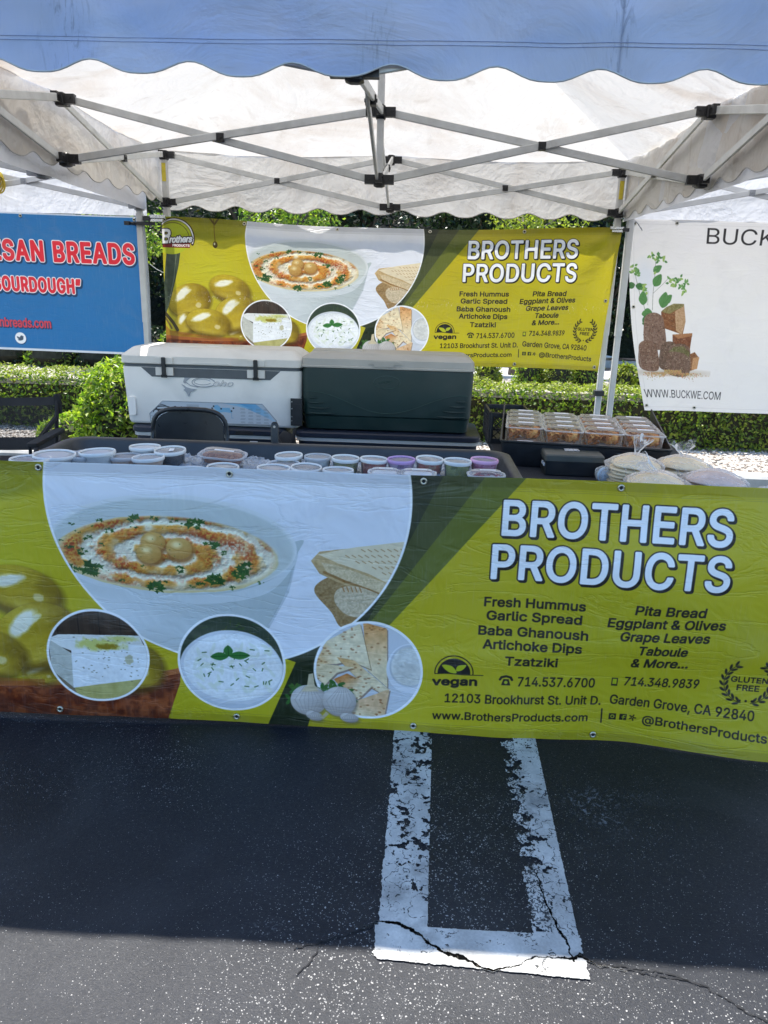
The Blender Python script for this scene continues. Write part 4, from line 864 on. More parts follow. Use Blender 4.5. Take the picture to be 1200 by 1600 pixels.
def valance_mat():  # dirty white cloth; the blue of skylit shade is painted into its colour
    t = NT('skylight_tinted_cloth'); sx = t.n('ShaderNodeSeparateXYZ'); t.l(t.co(), sx.inputs[0])
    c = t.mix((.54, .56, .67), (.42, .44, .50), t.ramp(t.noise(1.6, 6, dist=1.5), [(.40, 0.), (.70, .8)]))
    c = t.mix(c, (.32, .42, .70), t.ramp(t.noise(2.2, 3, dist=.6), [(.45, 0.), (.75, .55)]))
    mp = t.n('ShaderNodeMapping'); mp.inputs['Scale'].default_value = (16, 16, 3.5); t.l(t.co(), mp.inputs[0]); st = t.noise(2.4, 6, vec=mp.outputs[0], dist=2.2, rough=.7)
    for x0, w in ((.705, .05), (-.775, .11), (.06, .06)):
        near = t.ramp(t.math('ABSOLUTE', t.math('SUBTRACT', sx.outputs[0], x0)), [(0., 1.), (w, 0.)])
        c = t.mix(c, (.07, .07, .09), t.math('MULTIPLY', near, t.ramp(st, [(.52, 0.), (.68, .55)])))
    seam = t.ramp(t.math('ABSOLUTE', t.math('SUBTRACT', sx.outputs[0], .705)), [(0., 1.), (.006, 0.)]); c = t.mix(c, (.16, .17, .22), t.math('MULTIPLY', seam, .6))
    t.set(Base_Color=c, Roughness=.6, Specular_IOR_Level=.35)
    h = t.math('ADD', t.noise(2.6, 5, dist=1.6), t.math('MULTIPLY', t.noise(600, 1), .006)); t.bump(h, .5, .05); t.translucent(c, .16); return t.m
M_CLOTH_SKYLIT = valance_mat()
M_ALU = pmat('painted_aluminium', (.72, .73, .71), .42, .08, 18, .08, 120, metal=.1, dirt=(.28, .27, .25), dirt_amt=.3)
M_LEG = pmat('white_enamel_steel', (.64, .64, .62), .40, .06, 12, .06, 120, dirt=(.36, .34, .30), dirt_amt=.3)
M_BLK = pmat('black_plastic', (.018, .018, .020), .45, .3, 30, .12, 200)
M_GREYP = pmat('grey_plastic', (.30, .31, .32), .5, .15, 30, .1, 200)
M_YEL = pmat('yellow_sticker', (.72, .58, .05), .5, .12, 40, .05)
M_RIM = pmat('trim_tape', (.52, .50, .48), .8, .15, 30, .1)
M_SEAM = pmat('seam_thread', (.27, .31, .46), .8, .15, 60, .1)
def V3(*a): return Vector(a)

def valance(x0, y0, x1, y1, zt, zb, mat, parent, amp=.034, per=.275, phase=0, wav=.012, straight=False, lean=0.0, name='valance'):
    L = math.hypot(x1 - x0, y1 - y0); nu = int(L / .022); nx, ny = (y1 - y0) / L, -(x1 - x0) / L
    def fn(s, q):
        u = s * L; zbb = zb + (0 if straight else amp * (.5 + .5 * math.cos(2 * PI * (u + phase) / per)) ** 1.5) + .006 * mnoise.noise(Vector((u * 3, zb, phase)))
        z = zt + (zbb - zt) * q; ee = min(s, 1 - s) * 12; k = (wav * mnoise.noise(Vector((u * 2.6, q * 1.2, x0 + y0))) + wav * .7 * mnoise.noise(Vector((u * 7, q * 2, x0)))) * min(1, ee) + lean * q
        return (x0 + (x1 - x0) * s + nx * k, y0 + (y1 - y0) * s + ny * k, z)
    o = grid_mesh(name, nu, 10, fn, mat, parent)
    if not straight:
        mb = MB(); pts = [Vector(fn(i / nu, 1.0)) for i in range(nu + 1)]; mb.tube(pts, .0028, 5); mb.build('hem', M_RIM, o)
    if mat is M_CLOTH_SKYLIT:
        for zs in (2.090, 2.080):
            pts = []
            for i in range(nu + 1):
                a, b = fn(i / nu, 0)[2], fn(i / nu, 1)[2]; pts.append(Vector(fn(i / nu, (a - zs) / (a - b))) + Vector((0, -.0008, .003 * math.sin(i * .05))))
            mb = MB(); mb.tube(pts, .0009, 4); mb.build('stitched_seam', M_SEAM, o)
    return o

def canopy(loc, rz, zt, zb, cloth, val_mats, leg_mat, bar_mat, joint_mat, label, peak=3.02, dz={}, yellow=False, straight=False, ze=None, zv=None, phases=(0, 0, 0, 0), legs=(0, 1, 2, 3), cross=True, sag=.10, joints='bracket'):
    T = empty('canopy_tent', loc, rz); tag(T, label, 'tent'); h = 1.475; ze = ze or zt + .035; E = 1.512
    zv = zv or (1.95, 1.95, 2.0, 1.95)      # back, left, front, right valance bottoms
    cor = [(-E, E), (E, E), (E, -E), (-E, -E)]
    def stain(): pass
    for k in range(4):
        A = Vector((*cor[k], ze)); B = Vector((*cor[(k + 1) % 4], ze)); Pk = Vector((0, 0, peak))
        def fn(s, q, A=A, B=B, Pk=Pk, k=k):
            q = q * .985; e = A.lerp(B, s); p = e.lerp(Pk, q); mid = abs(2 * s - 1)
            dr = sag * math.sin(PI * min(q * 1.0, 1)) * (1 - mid ** 2) * .8 + sag * .55 * math.sin(PI * q) * mid ** .5 * (1 - mid) * 2
            dr += .030 * (1 - q) ** 3 * math.sin(PI * ((2 * s) % 1.0))          # the eave dips between its supports
            wr = 0
            for c in (A, B, A.lerp(B, .5) + Vector((0, 0, 0))):
                d = p - c; an = math.atan2(d.y, d.x); dd = d.xy.length
                wr += .030 * mnoise.noise(Vector((an * 5.5, dd * .7, k * 3))) * math.exp(-dd * 1.4) * min(1, dd * 5)
            wr += (.026 * mnoise.noise(Vector((p.x * 1.3, p.y * 1.3, k))) + .012 * mnoise.noise(Vector((p.x * 3.5 + 4, p.y * 3.5, k))) + .006 * abs(mnoise.noise(Vector((p.x * 6 + p.y * 3, p.y * 2 - p.x, k)))))
            edge = min(1, q * 14) * min(1, (1 - mid) * 8 + .0)
            p.z -= dr; p.z += wr * edge; return p
        grid_mesh('roof_panel', 64, 40, fn, cloth, T)
    names = ('back', 'right', 'front', 'left')
    for k, (a, b, zi) in enumerate((((-E, E), (E, E), 0), ((E, E), (E, -E), 3), ((E, -E), (-E, -E), 2), ((-E, -E), (-E, E), 1))):
        valance(*a, *b, ze - .002, zv[zi], val_mats[k], T, phase=phases[k], straight=straight)
    nodes = {}
    for nm, (x, y) in dict(BL=(-h, h), BR=(h, h), FL=(-h, -h), FR=(h, -h), B=(0, h), F=(0, -h), L=(-h, 0), R=(h, 0), C=(0, 0)).items():
        for lv, z in (('t', zt), ('b', zb)): nodes[nm + lv] = Vector((x, y, z + dz.get(nm + lv, 0)))
    pairs = [('BL', 'B'), ('B', 'BR'), ('BR', 'R'), ('R', 'FR'), ('FR', 'F'), ('F', 'FL'), ('FL', 'L'), ('L', 'BL')] + ([('L', 'C'), ('C', 'R'), ('B', 'C'), ('C', 'F')] if cross else [])
    for a, b in pairs:
        d = (nodes[b + 't'] - nodes[a + 't']); d.z = 0; d.normalize(); n = Vector((-d.y, d.x, 0)); m = []
        for (p, q), sgn in (((a + 't', b + 'b'), 1), ((a + 'b', b + 't'), -1)):
            p1, q1 = nodes[p] + d * .035, nodes[q] - d * .035; off = n * (.008 * sgn)
            mb = MB(); mb.bar(p1 + off, q1 + off, .013, .033); mb.build('truss_bar', bar_mat, T); m.append((p1 + q1) / 2)
        c = (m[0] + m[1]) / 2; mb = MB(); mb.box(c, (.034, .040, .034), M=Matrix.Rotation(math.atan2(d.y, d.x), 3, 'Z'))
        mb.tube([c - n * .024, c + n * .024], .007, 8); mb.build('pivot_joint', joint_mat, T)
    for nm, p in nodes.items():
        if nm[:-1] == 'C' and not cross: continue
        corner = len(nm) == 3; mb = MB(); s = .052 if corner else .046
        if nm[-1] == 't': mb.rr(s, s, .008, [(-.030, .004), (-.024, 0), (.020, 0), (.026, .003)], c=p, k=2)
        else: mb.rr(s * 1.12, s * 1.12, .01, [(-.034, .012), (-.028, 0), (-.018, 0), (-.016, .006), (.022, .006), (.026, .010)], c=p, k=2)
        for dx, dy in ((1, 0), (-1, 0), (0, 1), (0, -1)):
            q = p + Vector((dx * .042, dy * .042, 0))
            if abs(q.x) > h + .03 or abs(q.y) > h + .03: continue
            if nm[0] in 'BF' and len(nm) == 2 and not cross and ((nm[0] == 'B' and dy < 0) or (nm[0] == 'F' and dy > 0)): continue
            if dx: mb.box(q, (.052, .030, .040)); mb.tube([q + Vector((dx * .008, -.020, .004)), q + Vector((dx * .008, .020, .004))], .005, 6)
            else: mb.box(q, (.030, .052, .040)); mb.tube([q + Vector((-.020, dy * .008, .004)), q + Vector((.020, dy * .008, .004))], .005, 6)
        mb.build(joints, joint_mat, T)
    for k, nm in enumerate(('BL', 'BR', 'FR', 'FL')):
        if k not in legs: continue
        p = nodes[nm + 't']; mb = MB(); mb.bar((p.x, p.y, .02), (p.x, p.y, p.z - .02), .038, .038, up=(0, 1, 0), ch=.006); mb.bar((p.x, p.y, 1.2), (p.x, p.y, zb - .05), .044, .044, up=(0, 1, 0), ch=.007)
        lg = mb.build('leg', leg_mat, T)
        mb = MB(); mb.box((p.x, p.y, .01), (.09, .09, .012)); mb.build('foot_plate', bar_mat, lg)
        if yellow and k < 2:
            mb = MB(); mb.box((p.x, p.y - .0205, p.z - .105), (.026, .002, .11)); mb.build('sticker', M_YEL, lg)
    if cross:
        mb = MB(); mb.bar((0, 0, zb + .0), (0, 0, peak - .03), .032, .032, up=(0, 1, 0), ch=.005); mb.build('centre_pole', bar_mat, T)
        mb = MB(); mb.lathe([(.05, peak - .06), (.07, peak - .03), (0, peak - .012)], n=14); mb.build('pole_cap', joint_mat, T)
    return T
canopy((0, 0, 0), 0, 2.256, 1.973, M_CLOTH, (M_CLOTH, M_CLOTH, M_CLOTH_SKYLIT, M_CLOTH), M_LEG, M_ALU, M_BLK, 'cream pop-up canopy tent over the food stall with a blue scalloped front valance',
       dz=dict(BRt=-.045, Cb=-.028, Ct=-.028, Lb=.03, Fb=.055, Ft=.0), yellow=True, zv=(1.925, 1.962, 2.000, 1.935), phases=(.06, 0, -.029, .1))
_th = .045; _pv = Vector((-1.650, 1.455, 0)); _c = _pv + Matrix.Rotation(_th, 3, 'Z') @ Vector((-1.475, -1.475, 0))
canopy(tuple(_c), _th, 2.20, 1.945, M_CLOTH_W, (M_CLOTH_W,) * 4, M_LEG, M_LEG, M_GREYP, 'white pop-up canopy tent of the bread stall on the left', zv=(1.885, 1.90, 1.93, 1.92), straight=True, peak=2.95)
canopy((3.03, -.02, 0), 0, 2.24, 1.975, M_CLOTH_W, (M_CLOTH_W,) * 4, M_LEG, M_LEG, M_GREYP, 'white pop-up canopy tent of the stall on the right', zv=(1.94, 1.92, 1.93, 1.92), straight=True, peak=2.95)
# ------------------------------------------------------------------ banners
FOOD = paint_food_banner()
M_FOOD = print_mat('printed_vinyl_front', FOOD, .40, .10, bumps=.30)
def _im(m): return [n.image for n in m.node_tree.nodes if n.type == 'TEX_IMAGE'][0]
class _Keep:      # a second material on the same print
    def __init__(s, im): s.im = im
    def image(s, n): return s.im
M_FOOD_B = print_mat('printed_vinyl_hanging', _Keep(_im(M_FOOD)), .36, .33, wear=-.51, bumps=.30)
M_BLUE = print_mat('printed_vinyl_blue', paint_blue_banner(), .45, .22)
M_BREAD = print_mat('printed_vinyl_white', paint_bread_banner(), .5, .30, bumps=.15)
M_BRASS = pmat('metal_eyelet', (.62, .58, .46), .3, .1, 40, .05, metal=.9)
M_STEEL = pmat('bright_steel', (.62, .62, .62), .28, .1, 40, .05, metal=.9)
M_HOLE = pmat('eyelet_hole', (.02, .02, .02), .9, .1, 10, 0)
def banner(name, P0, W, H, fn, mat, label, cat, eyelets, thick=.0008, back=(.62, .62, .60)):
    """fn(u, v) -> offset vector from the flat sheet; u from the left edge, v down"""
    P0 = Vector(P0); b = empty(name, P0); tag(b, label, cat)
    pos = lambda u, v: Vector((u, 0, -v)) + Vector(fn(u, v))
    grid_mesh('printed_sheet', int(W / .02), int(H / .02), lambda s, q: pos(s * W, q * H), mat, b, uv=lambda s, q: (s, 1 - q))
    for u, v in eyelets:
        c = pos(u, v); nrm = (pos(u + .01, v) - pos(u - .01, v)).cross(pos(u, v - .01) - pos(u, v + .01)).normalized()
        if nrm.y > 0: nrm = -nrm
        x = nrm.cross(Vector((0, 0, 1))).normalized(); z = x.cross(nrm); mb = MB(); ring = [c + nrm * .002 + (x * math.cos(a) + z * math.sin(a)) * .0085 for a in np.linspace(0, 2 * PI, 15)[:-1]]
        mb.tube(ring, .0034, 6, closed=True); mb.add([c + nrm * .0022 + (x * math.cos(a) + z * math.sin(a)) * .006 for a in np.linspace(0, 2 * PI, 11)[:-1]], [tuple(range(10))], 1)
        mb.build('eyelet', [M_BRASS, M_HOLE], b, 1)
    return b
sm = lambda a, b, x: (lambda t: t * t * (3 - 2 * t))(max(0.0, min(1.0, (x - a) / (b - a))))
def front_fn(u, v):
    k = v / .92
    y = -.020 * k - .012 * math.sin(u * 2.3 + v * 2) * k - .078 * sm(2.35, 3.0, u) * k ** 1.3 - .022 * sm(2.0, 2.6, u) * math.sin((v - .2) * 5.5 + (u - 2.0) * 2.2) * min(1, v * 4)
    y += .010 * mnoise.noise(Vector((u * 2.2, v * 3.0, 1))) * min(1, v * 5) + .003 * mnoise.noise(Vector((u * 9, v * 7, 3)))
    y -= .010 * math.exp(-((v - .60 + .06 * math.sin(u * 3)) / .05) ** 2) * .7
    z = -.0 + .010 * k * sm(.0, .8, 1.4 - u) - .006 * math.sin(u * 5.1) * (1 - k) * .3
    return (-.022 * sm(2.3, 3.0, u) * k, y, z)
banner('stall_banner', (-1.529, -1.504, .9035), 3.0, .90, front_fn, M_FOOD, 'green food banner covering the front of the table down to the asphalt', 'banner',
       [(x, v) for x in (.545, 1.155, 1.765, 2.375) for v in (.018, .878)] + [(.03, .018), (2.97, .018), (.03, .45)])
def hang_fn(u, v):
    k = v / .90; r = u / 3.0
    x = .022 * (1 - r) * -k * .6 - .06 * sm(2.55, 3.0, u) * k ** 1.4 - .012 * math.sin(PI * k) * sm(2.6, 3.0, u)
    y = -.012 * math.sin(PI * r) + .012 * mnoise.noise(Vector((u * 1.6, v * 2.6, 9))) + .004 * mnoise.noise(Vector((u * 7, v * 6, 4))) + .055 * max(0, 1 - v / .085) * sm(.35, .8, u) * (1 - sm(1.7, 2.6, u)) - .006 * math.exp(-((v - .09) / .02) ** 2)
    d = math.hypot(3.0 - u, v); an = math.atan2(v, 3.0 - u); y += .012 * math.sin(an * 9) * math.exp(-d * 1.8) * min(1, d * 6)
    z = -.035 * sm(.0, 1.2, u) * (1 - sm(1.9, 3.0, u)) * (1 - k * .8) + .0 * k + .010 * k * sm(.0, 1.4, 1.4 - u) - .010 * sm(2.3, 3.0, u) * k
    return (x, y, z)
banner('hanging_banner', (-1.498, 1.432, 1.880), 3.0, .90, hang_fn, M_FOOD_B, 'worn green food banner hanging between the rear tent legs', 'banner',
       [(x, v) for x in (.545, 1.155, 1.765, 2.375) for v in (.018, .878)] + [(.02, .018), (2.97, .018), (2.975, .45), (2.97, .878)])
banner('bread_stall_banner', (-3.872, 1.492, 1.885), 2.2, .905, lambda u, v: (-.0 * v, .006 * mnoise.noise(Vector((u * 1.5, v * 2, 5))), -.0 + .006 * math.sin(u * 2)), M_BLUE,
       'blue banner with red lettering hanging at the back of the left stall', 'banner', [(.6, .02), (1.4, .02), (2.17, .02), (2.17, .88)])
banner('buckwheat_bread_banner', (1.560, 1.492, 1.942), 1.9, 1.235, lambda u, v: (.225 * (v / 1.2) ** 1.15 * (1 - sm(.0, .9, u)) + .03 * math.sin(PI * v / 1.2) * -(1 - sm(0, .4, u)), .020 * mnoise.noise(Vector((u * 1.8, v * 1.8, 15))) - .03 * (1 - sm(0, .25, u)) * (v / 1.2), .0 * u), M_BREAD,
       'white banner picturing stacked loaves hanging at the back of the right stall', 'banner', [(.03, .03), (.30, .022), (1.2, .022), (.02, 1.20), (.48, 1.21), (.02, .55)])

# clamps, straps and cords that hold them
def clamp(loc, rz, label, sc=1):
    t = empty('spring_clamp', loc, rz); tag(t, label, 'clamp', 'clamps holding the banners'); mb = MB()
    mb.rr(.11, .022, .005, [(-.011, .002), (-.008, 0), (.008, 0), (.011, .002)], c=(.05, 0, .012), k=2); mb.rr(.09, .018, .005, [(-.008, .001), (.008, .001)], c=(.045, 0, -.010), k=2); mb.build('jaw', M_STEEL, t)
    mb = MB(); mb.tube([(0, -.016, 0), (0, .016, 0)], .008, 8); mb.box((-.02, 0, 0), (.05, .03, .026)); mb.build('hinge', M_BLK, t); t.scale = (sc,) * 3; return t
clamp((-1.565, 1.40, 1.862), -.08, 'silver clamp between the left tent leg and the hanging banner')
clamp((1.50, 1.40, 1.865), PI, 'small metal clamp at the top right corner of the hanging banner', .8)
mb = MB(); mb.tube([(-1.68 + .035 * math.cos(a), 1.455 + .035 * math.sin(a), 1.832) for a in np.linspace(0, 2 * PI, 13)[:-1]], .010, 6, closed=True); mb.box((-1.60, 1.42, 1.832), (.12, .02, .022)); mb.box((-1.725, 1.42, 1.832), (.035, .022, .024))
tag(mb.build('strap', M_BLK), 'black strap around the white leg of the left tent', 'strap')
mb = MB(); mb.tube([(-1.622 + .01 * math.sin(z * 4), 1.44, 1.86 - z) for z in np.linspace(0, .85, 24)], .0045, 6); mb.tube([(-1.60, 1.45, 1.58), (-1.56, 1.45, 1.55), (-1.50, 1.46, 1.52), (-1.46, 1.47, 1.45)], .003, 5)
tag(mb.build('cord', pmat('grey_cord', (.35, .37, .38), .8, .1, 30, .1)), 'thin grey cord hanging beside the leg of the left tent', 'cord')
mb = MB()
for i in range(9): mb.tube([(-2.555 + .035 * math.cos(a) + .004 * i, 1.36 + .02 * math.sin(a), 2.075 + .05 * math.sin(a + i * .35) - i * .004) for a in np.linspace(0, 2 * PI, 17)[:-1]], .0055, 6, closed=True)
mb.tube([(-2.555, 1.36, 2.02), (-2.56, 1.36, 1.93), (-2.57, 1.37, 1.85)], .005, 6)
tag(mb.build('yellow_rope', pmat('yellow_cord', (.70, .52, .06), .7, .15, 90, .3, 300)), 'coil of yellow rope tied under the white tent on the left', 'rope')
mb = MB(); mb.tube([(-2.56, 1.34, 1.99), (-2.56, 1.34, 1.90)], .011, 6); mb.tube([(-2.555, 1.33, 1.965), (-2.52, 1.33, 1.93), (-2.535, 1.33, 1.905)], .004, 5)
tag(mb.build('hook', M_BLK), 'black hook hanging from the yellow rope', 'hook')
mb = MB(); mb.tube([(1.565, 1.45, 1.925), (1.60, 1.46, 1.915), (1.64, 1.47, 1.87)], .0035, 5); mb.tube([(1.525, 1.43, 1.93), (1.57, 1.45, 1.93), (1.60, 1.48, 1.925)], .0035, 5)
tag(mb.build('tie_cord', M_STEEL), 'thin cord tying the bread banner to the right tent leg', 'cord')
mb = MB(); mb.box((1.462, 1.43, .818), (.062, .05, .035)); tag(mb.build('leg_lock', M_BLK), 'small black lock on the lower right tent leg', 'lock')
# ------------------------------------------------------------------ tables
M_TABLE = pmat('black_table_cloth', (.022, .024, .030), .85, .2, 6, .3, 300)
def table(x0, x1, y0, y1, z, label):
    cx, cy = (x0 + x1) / 2, (y0 + y1) / 2; t = empty('folding_table', (cx, cy, 0)); tag(t, label, 'table', 'folding tables')
    mb = MB(); mb.rr(x1 - x0, y1 - y0, .03, [(z - .035, .004), (z - .03, 0), (z - .005, 0), (z, .004)], k=3); mb.build('table_top', M_TABLE, t)
    for sx in (-1, 1):
        for sy in (-1, 1):
            mb = MB(); mb.tube([(sx * (x1 - x0) * .38, sy * (y1 - y0) * .38, z - .035), (sx * (x1 - x0) * .44, sy * (y1 - y0) * .40, .01)], .013, 8); mb.build('leg', M_BLK, t)
table(-1.48, .56, -1.46, -.74, .725, 'black folding table behind the front banner under the deli tub')
table(.585, 1.50, -1.40, .22, .74, 'black folding table on the right under the cash box and pita bread')

# ------------------------------------------------------------------ deli tub with ice
def clear(name, tint, op, rough=.12, sp=.6):
    t = NT(name); t.set(Base_Color=tint, Roughness=float(rough), Specular_IOR_Level=float(sp)); t.bump(t.noise(50, 3), .2, .004)
    t.translucent(tint, .35); fr = t.n('ShaderNodeFresnel'); fr.inputs[0].default_value = 1.45; t.seethrough(t.math('ADD', fr.outputs[0], float(op)))
    return t.m
M_CLEAR = clear('clear_plastic', (.86, .88, .90), .10, .08)
M_BOX = clear('box_plastic', (.88, .88, .86), .03, .06)
M_MILKY = clear('milky_plastic', (.86, .87, .88), .16, .25)
M_LIDW = clear('white_lid_plastic', (.86, .87, .89), .62, .3); M_RIMW = pmat('lid_rim_white', (.86, .82, .76), .35, .04, 30, .05)
M_RIMP = pmat('lid_rim_purple', (.62, .36, .62), .35, .06, 30, .05); M_RIMK = pmat('lid_rim_pink', (.80, .42, .60), .35, .06, 30, .05); M_RIMC = clear('lid_rim_clear', (.84, .86, .88), .50, .15)
M_TUB = pmat('tub_plastic', (.030, .033, .036), .42, .25, 8, .2, 160, dirt=(.09, .09, .085), dirt_amt=.35)
def food(name, a, b, c, sc=70):
    t = NT(name); v = t.n('ShaderNodeTexVoronoi'); v.inputs['Scale'].default_value = sc; t.l(t.co(), v.inputs[0]); col = t.ramp(v.outputs['Color'], [(.1, a), (.5, b), (.9, c)])
    t.set(Base_Color=col, Roughness=.35); t.bump(v.outputs['Distance'], -.6, .006); return t.m
F_CREAM = food('cream_dip', (.62, .52, .34), (.70, .62, .44), (.76, .70, .54), 40); F_GREEN = food('green_dip', (.34, .42, .16), (.46, .54, .24), (.56, .60, .34), 60)
F_OLIVE = food('green_olives', (.20, .22, .03), (.34, .36, .06), (.46, .46, .12), 55); F_MIX = food('mixed_olives', (.10, .09, .03), (.36, .32, .08), (.52, .46, .22), 60)
F_RED = food('red_pepper_dip', (.30, .04, .02), (.48, .09, .04), (.60, .26, .16), 60); F_SALSA = food('salsa', (.42, .05, .02), (.58, .12, .04), (.50, .34, .18), 70)
F_PINK = food('pink_pickles', (.50, .08, .20), (.66, .18, .32), (.74, .34, .46), 50); F_PURP = food('purple_cabbage', (.30, .14, .30), (.50, .30, .50), (.66, .50, .66), 60)
F_ORANGE = food('orange_hummus', (.66, .32, .12), (.76, .42, .20), (.80, .52, .30), 50); F_PEACH = food('peach_dip', (.70, .42, .28), (.78, .54, .40), (.80, .66, .52), 60)
F_WHITE = food('white_dip', (.74, .74, .72), (.80, .80, .78), (.82, .82, .80), 40); F_BROWN = food('brown_meat', (.16, .06, .03), (.30, .12, .06), (.44, .22, .12), 80)
F_DARK = food('black_olives', (.010, .008, .010), (.03, .02, .025), (.10, .07, .06), 60); F_BEAN = food('beans_and_feta', (.34, .02, .02), (.10, .02, .03), (.78, .76, .70), 90)
M_LABEL = pmat('paper_label', (.80, .80, .80), .7, .03, 30, .05)
# tub: a long shallow tray, outer shell and inner well with a rolled rim
tub = empty('deli_tub', (-.30, -1.14, .725)); tag(tub, 'long black plastic tub of iced deli cups along the front of the table', 'tub')
W_, D_ = 1.75, .62
mb = MB(); mb.rr(W_, D_, .085, [(0, .05), (.004, .045), (.105, .008), (.110, -.002), (.120, -.006), (.127, -.002), (.130, .006), (.130, .020), (.126, .028), (.118, .032), (.03, .062)], k=7, capt=True); 
mb.build('tray', M_TUB, tub, 50)
mb = MB(); mb.rr(W_ - .005, D_ - .005, .085, [(.098, .001), (.102, -.009), (.108, -.009), (.112, .001)], k=7, capb=False, capt=False); mb.build('rim_bead', M_TUB, tub, 40)
# ice
def shards(n, x0, x1, y0, y1, z0, amp, s0, s1):
    base = np.array([(-1, -1, -1), (1, -1, -1), (1, 1, -1), (-1, 1, -1), (-1, -1, 1), (1, -1, 1), (1, 1, 1), (-1, 1, 1)], float)
    fs = np.array([(0, 3, 2, 1), (4, 5, 6, 7), (0, 1, 5, 4), (1, 2, 6, 5), (2, 3, 7, 6), (3, 0, 4, 7)]); V = []; 
    for i in range(n):
        m = np.array(Matrix.Rotation(random.uniform(0, 6), 3, Vector((random.gauss(0, 1), random.gauss(0, 1), random.gauss(0, 1))))); s = random.uniform(s0, s1); x, y = random.uniform(x0, x1), random.uniform(y0, y1)
        z = z0 + amp * mnoise.noise(Vector((x * 6, y * 6, 0))); V.append((base * (1 + RNG.normal(0, .2, (8, 3)))) * s * np.array([1, .8, .6]) @ m.T + np.array([x, y, z]))
    return np.concatenate(V), (fs[None] + (np.arange(n) * 8)[:, None, None]).reshape(-1, 4)
M_ICE = clear('ice', (.80, .85, .90), .30, .05, .8)
V, F = shards(2600, -1.10, .50, -1.40, -.90, .800, .02, .006, .016); tag(np_mesh('crushed_ice', V, F, M_ICE), 'crushed ice between the deli cups in the black tub', kind='stuff')
mb = MB(); mb.rr(1.62, .50, .05, [(.02, 0), (.062, 0)], c=(-.30, -1.14, .725), k=4)
tag(mb.build('meltwater_ice', pmat('wet_ice', (.34, .37, .40), .15, .2, 40, .5, 60)), 'bed of wet ice filling the black tub', kind='stuff')

def deli_cup(x, y, z, r, h, rim, fd, label, tilt=(0, 0), lid=None, name='deli_cup', lab=False, grp='round deli cups in the tub'):
    """z is the height of the lid's top"""
    t = empty(name, (x, y, z - h - .004), random.uniform(0, 6)); tag(t, label, 'cup', grp); t.rotation_euler = (tilt[0], tilt[1], t.rotation_euler.z)
    mb = MB(); mb.lathe([(r * .80, 0), (r * .82, .002), (r * .955, h - .012), (r * .97, h - .010), (r * .97, h - .002)], n=28); mb.build('cup', M_MILKY, t, 40)
    mb = MB(); mb.lathe([(r * .79, .003), (r * .94, h - .010), (r * .6, h - .006), (0, h - .007)], n=20); mb.build('filling', fd, t, 40)
    mb = MB(); mb.lathe([(r * 1.0, h - .010), (r * 1.03, h - .007), (r * 1.03, h + .001), (r * 1.0, h + .0035), (r * .955, h + .003), (r * .93, h - .002)], n=32); lo = mb.build('lid', rim, t, 40)
    mb = MB(); mb.lathe([(r * .935, h - .002), (r * .6, h - .0015), (0, h - .001)], n=28); mb.build('lid_window', lid or M_BOX, lo, 1)
    if lab: mb = MB(); mb.box((0, r * .1, h + .0015), (r * .62, r * .30, .0006)); mb.build('label', M_LABEL, t)
    return t
zr = .870
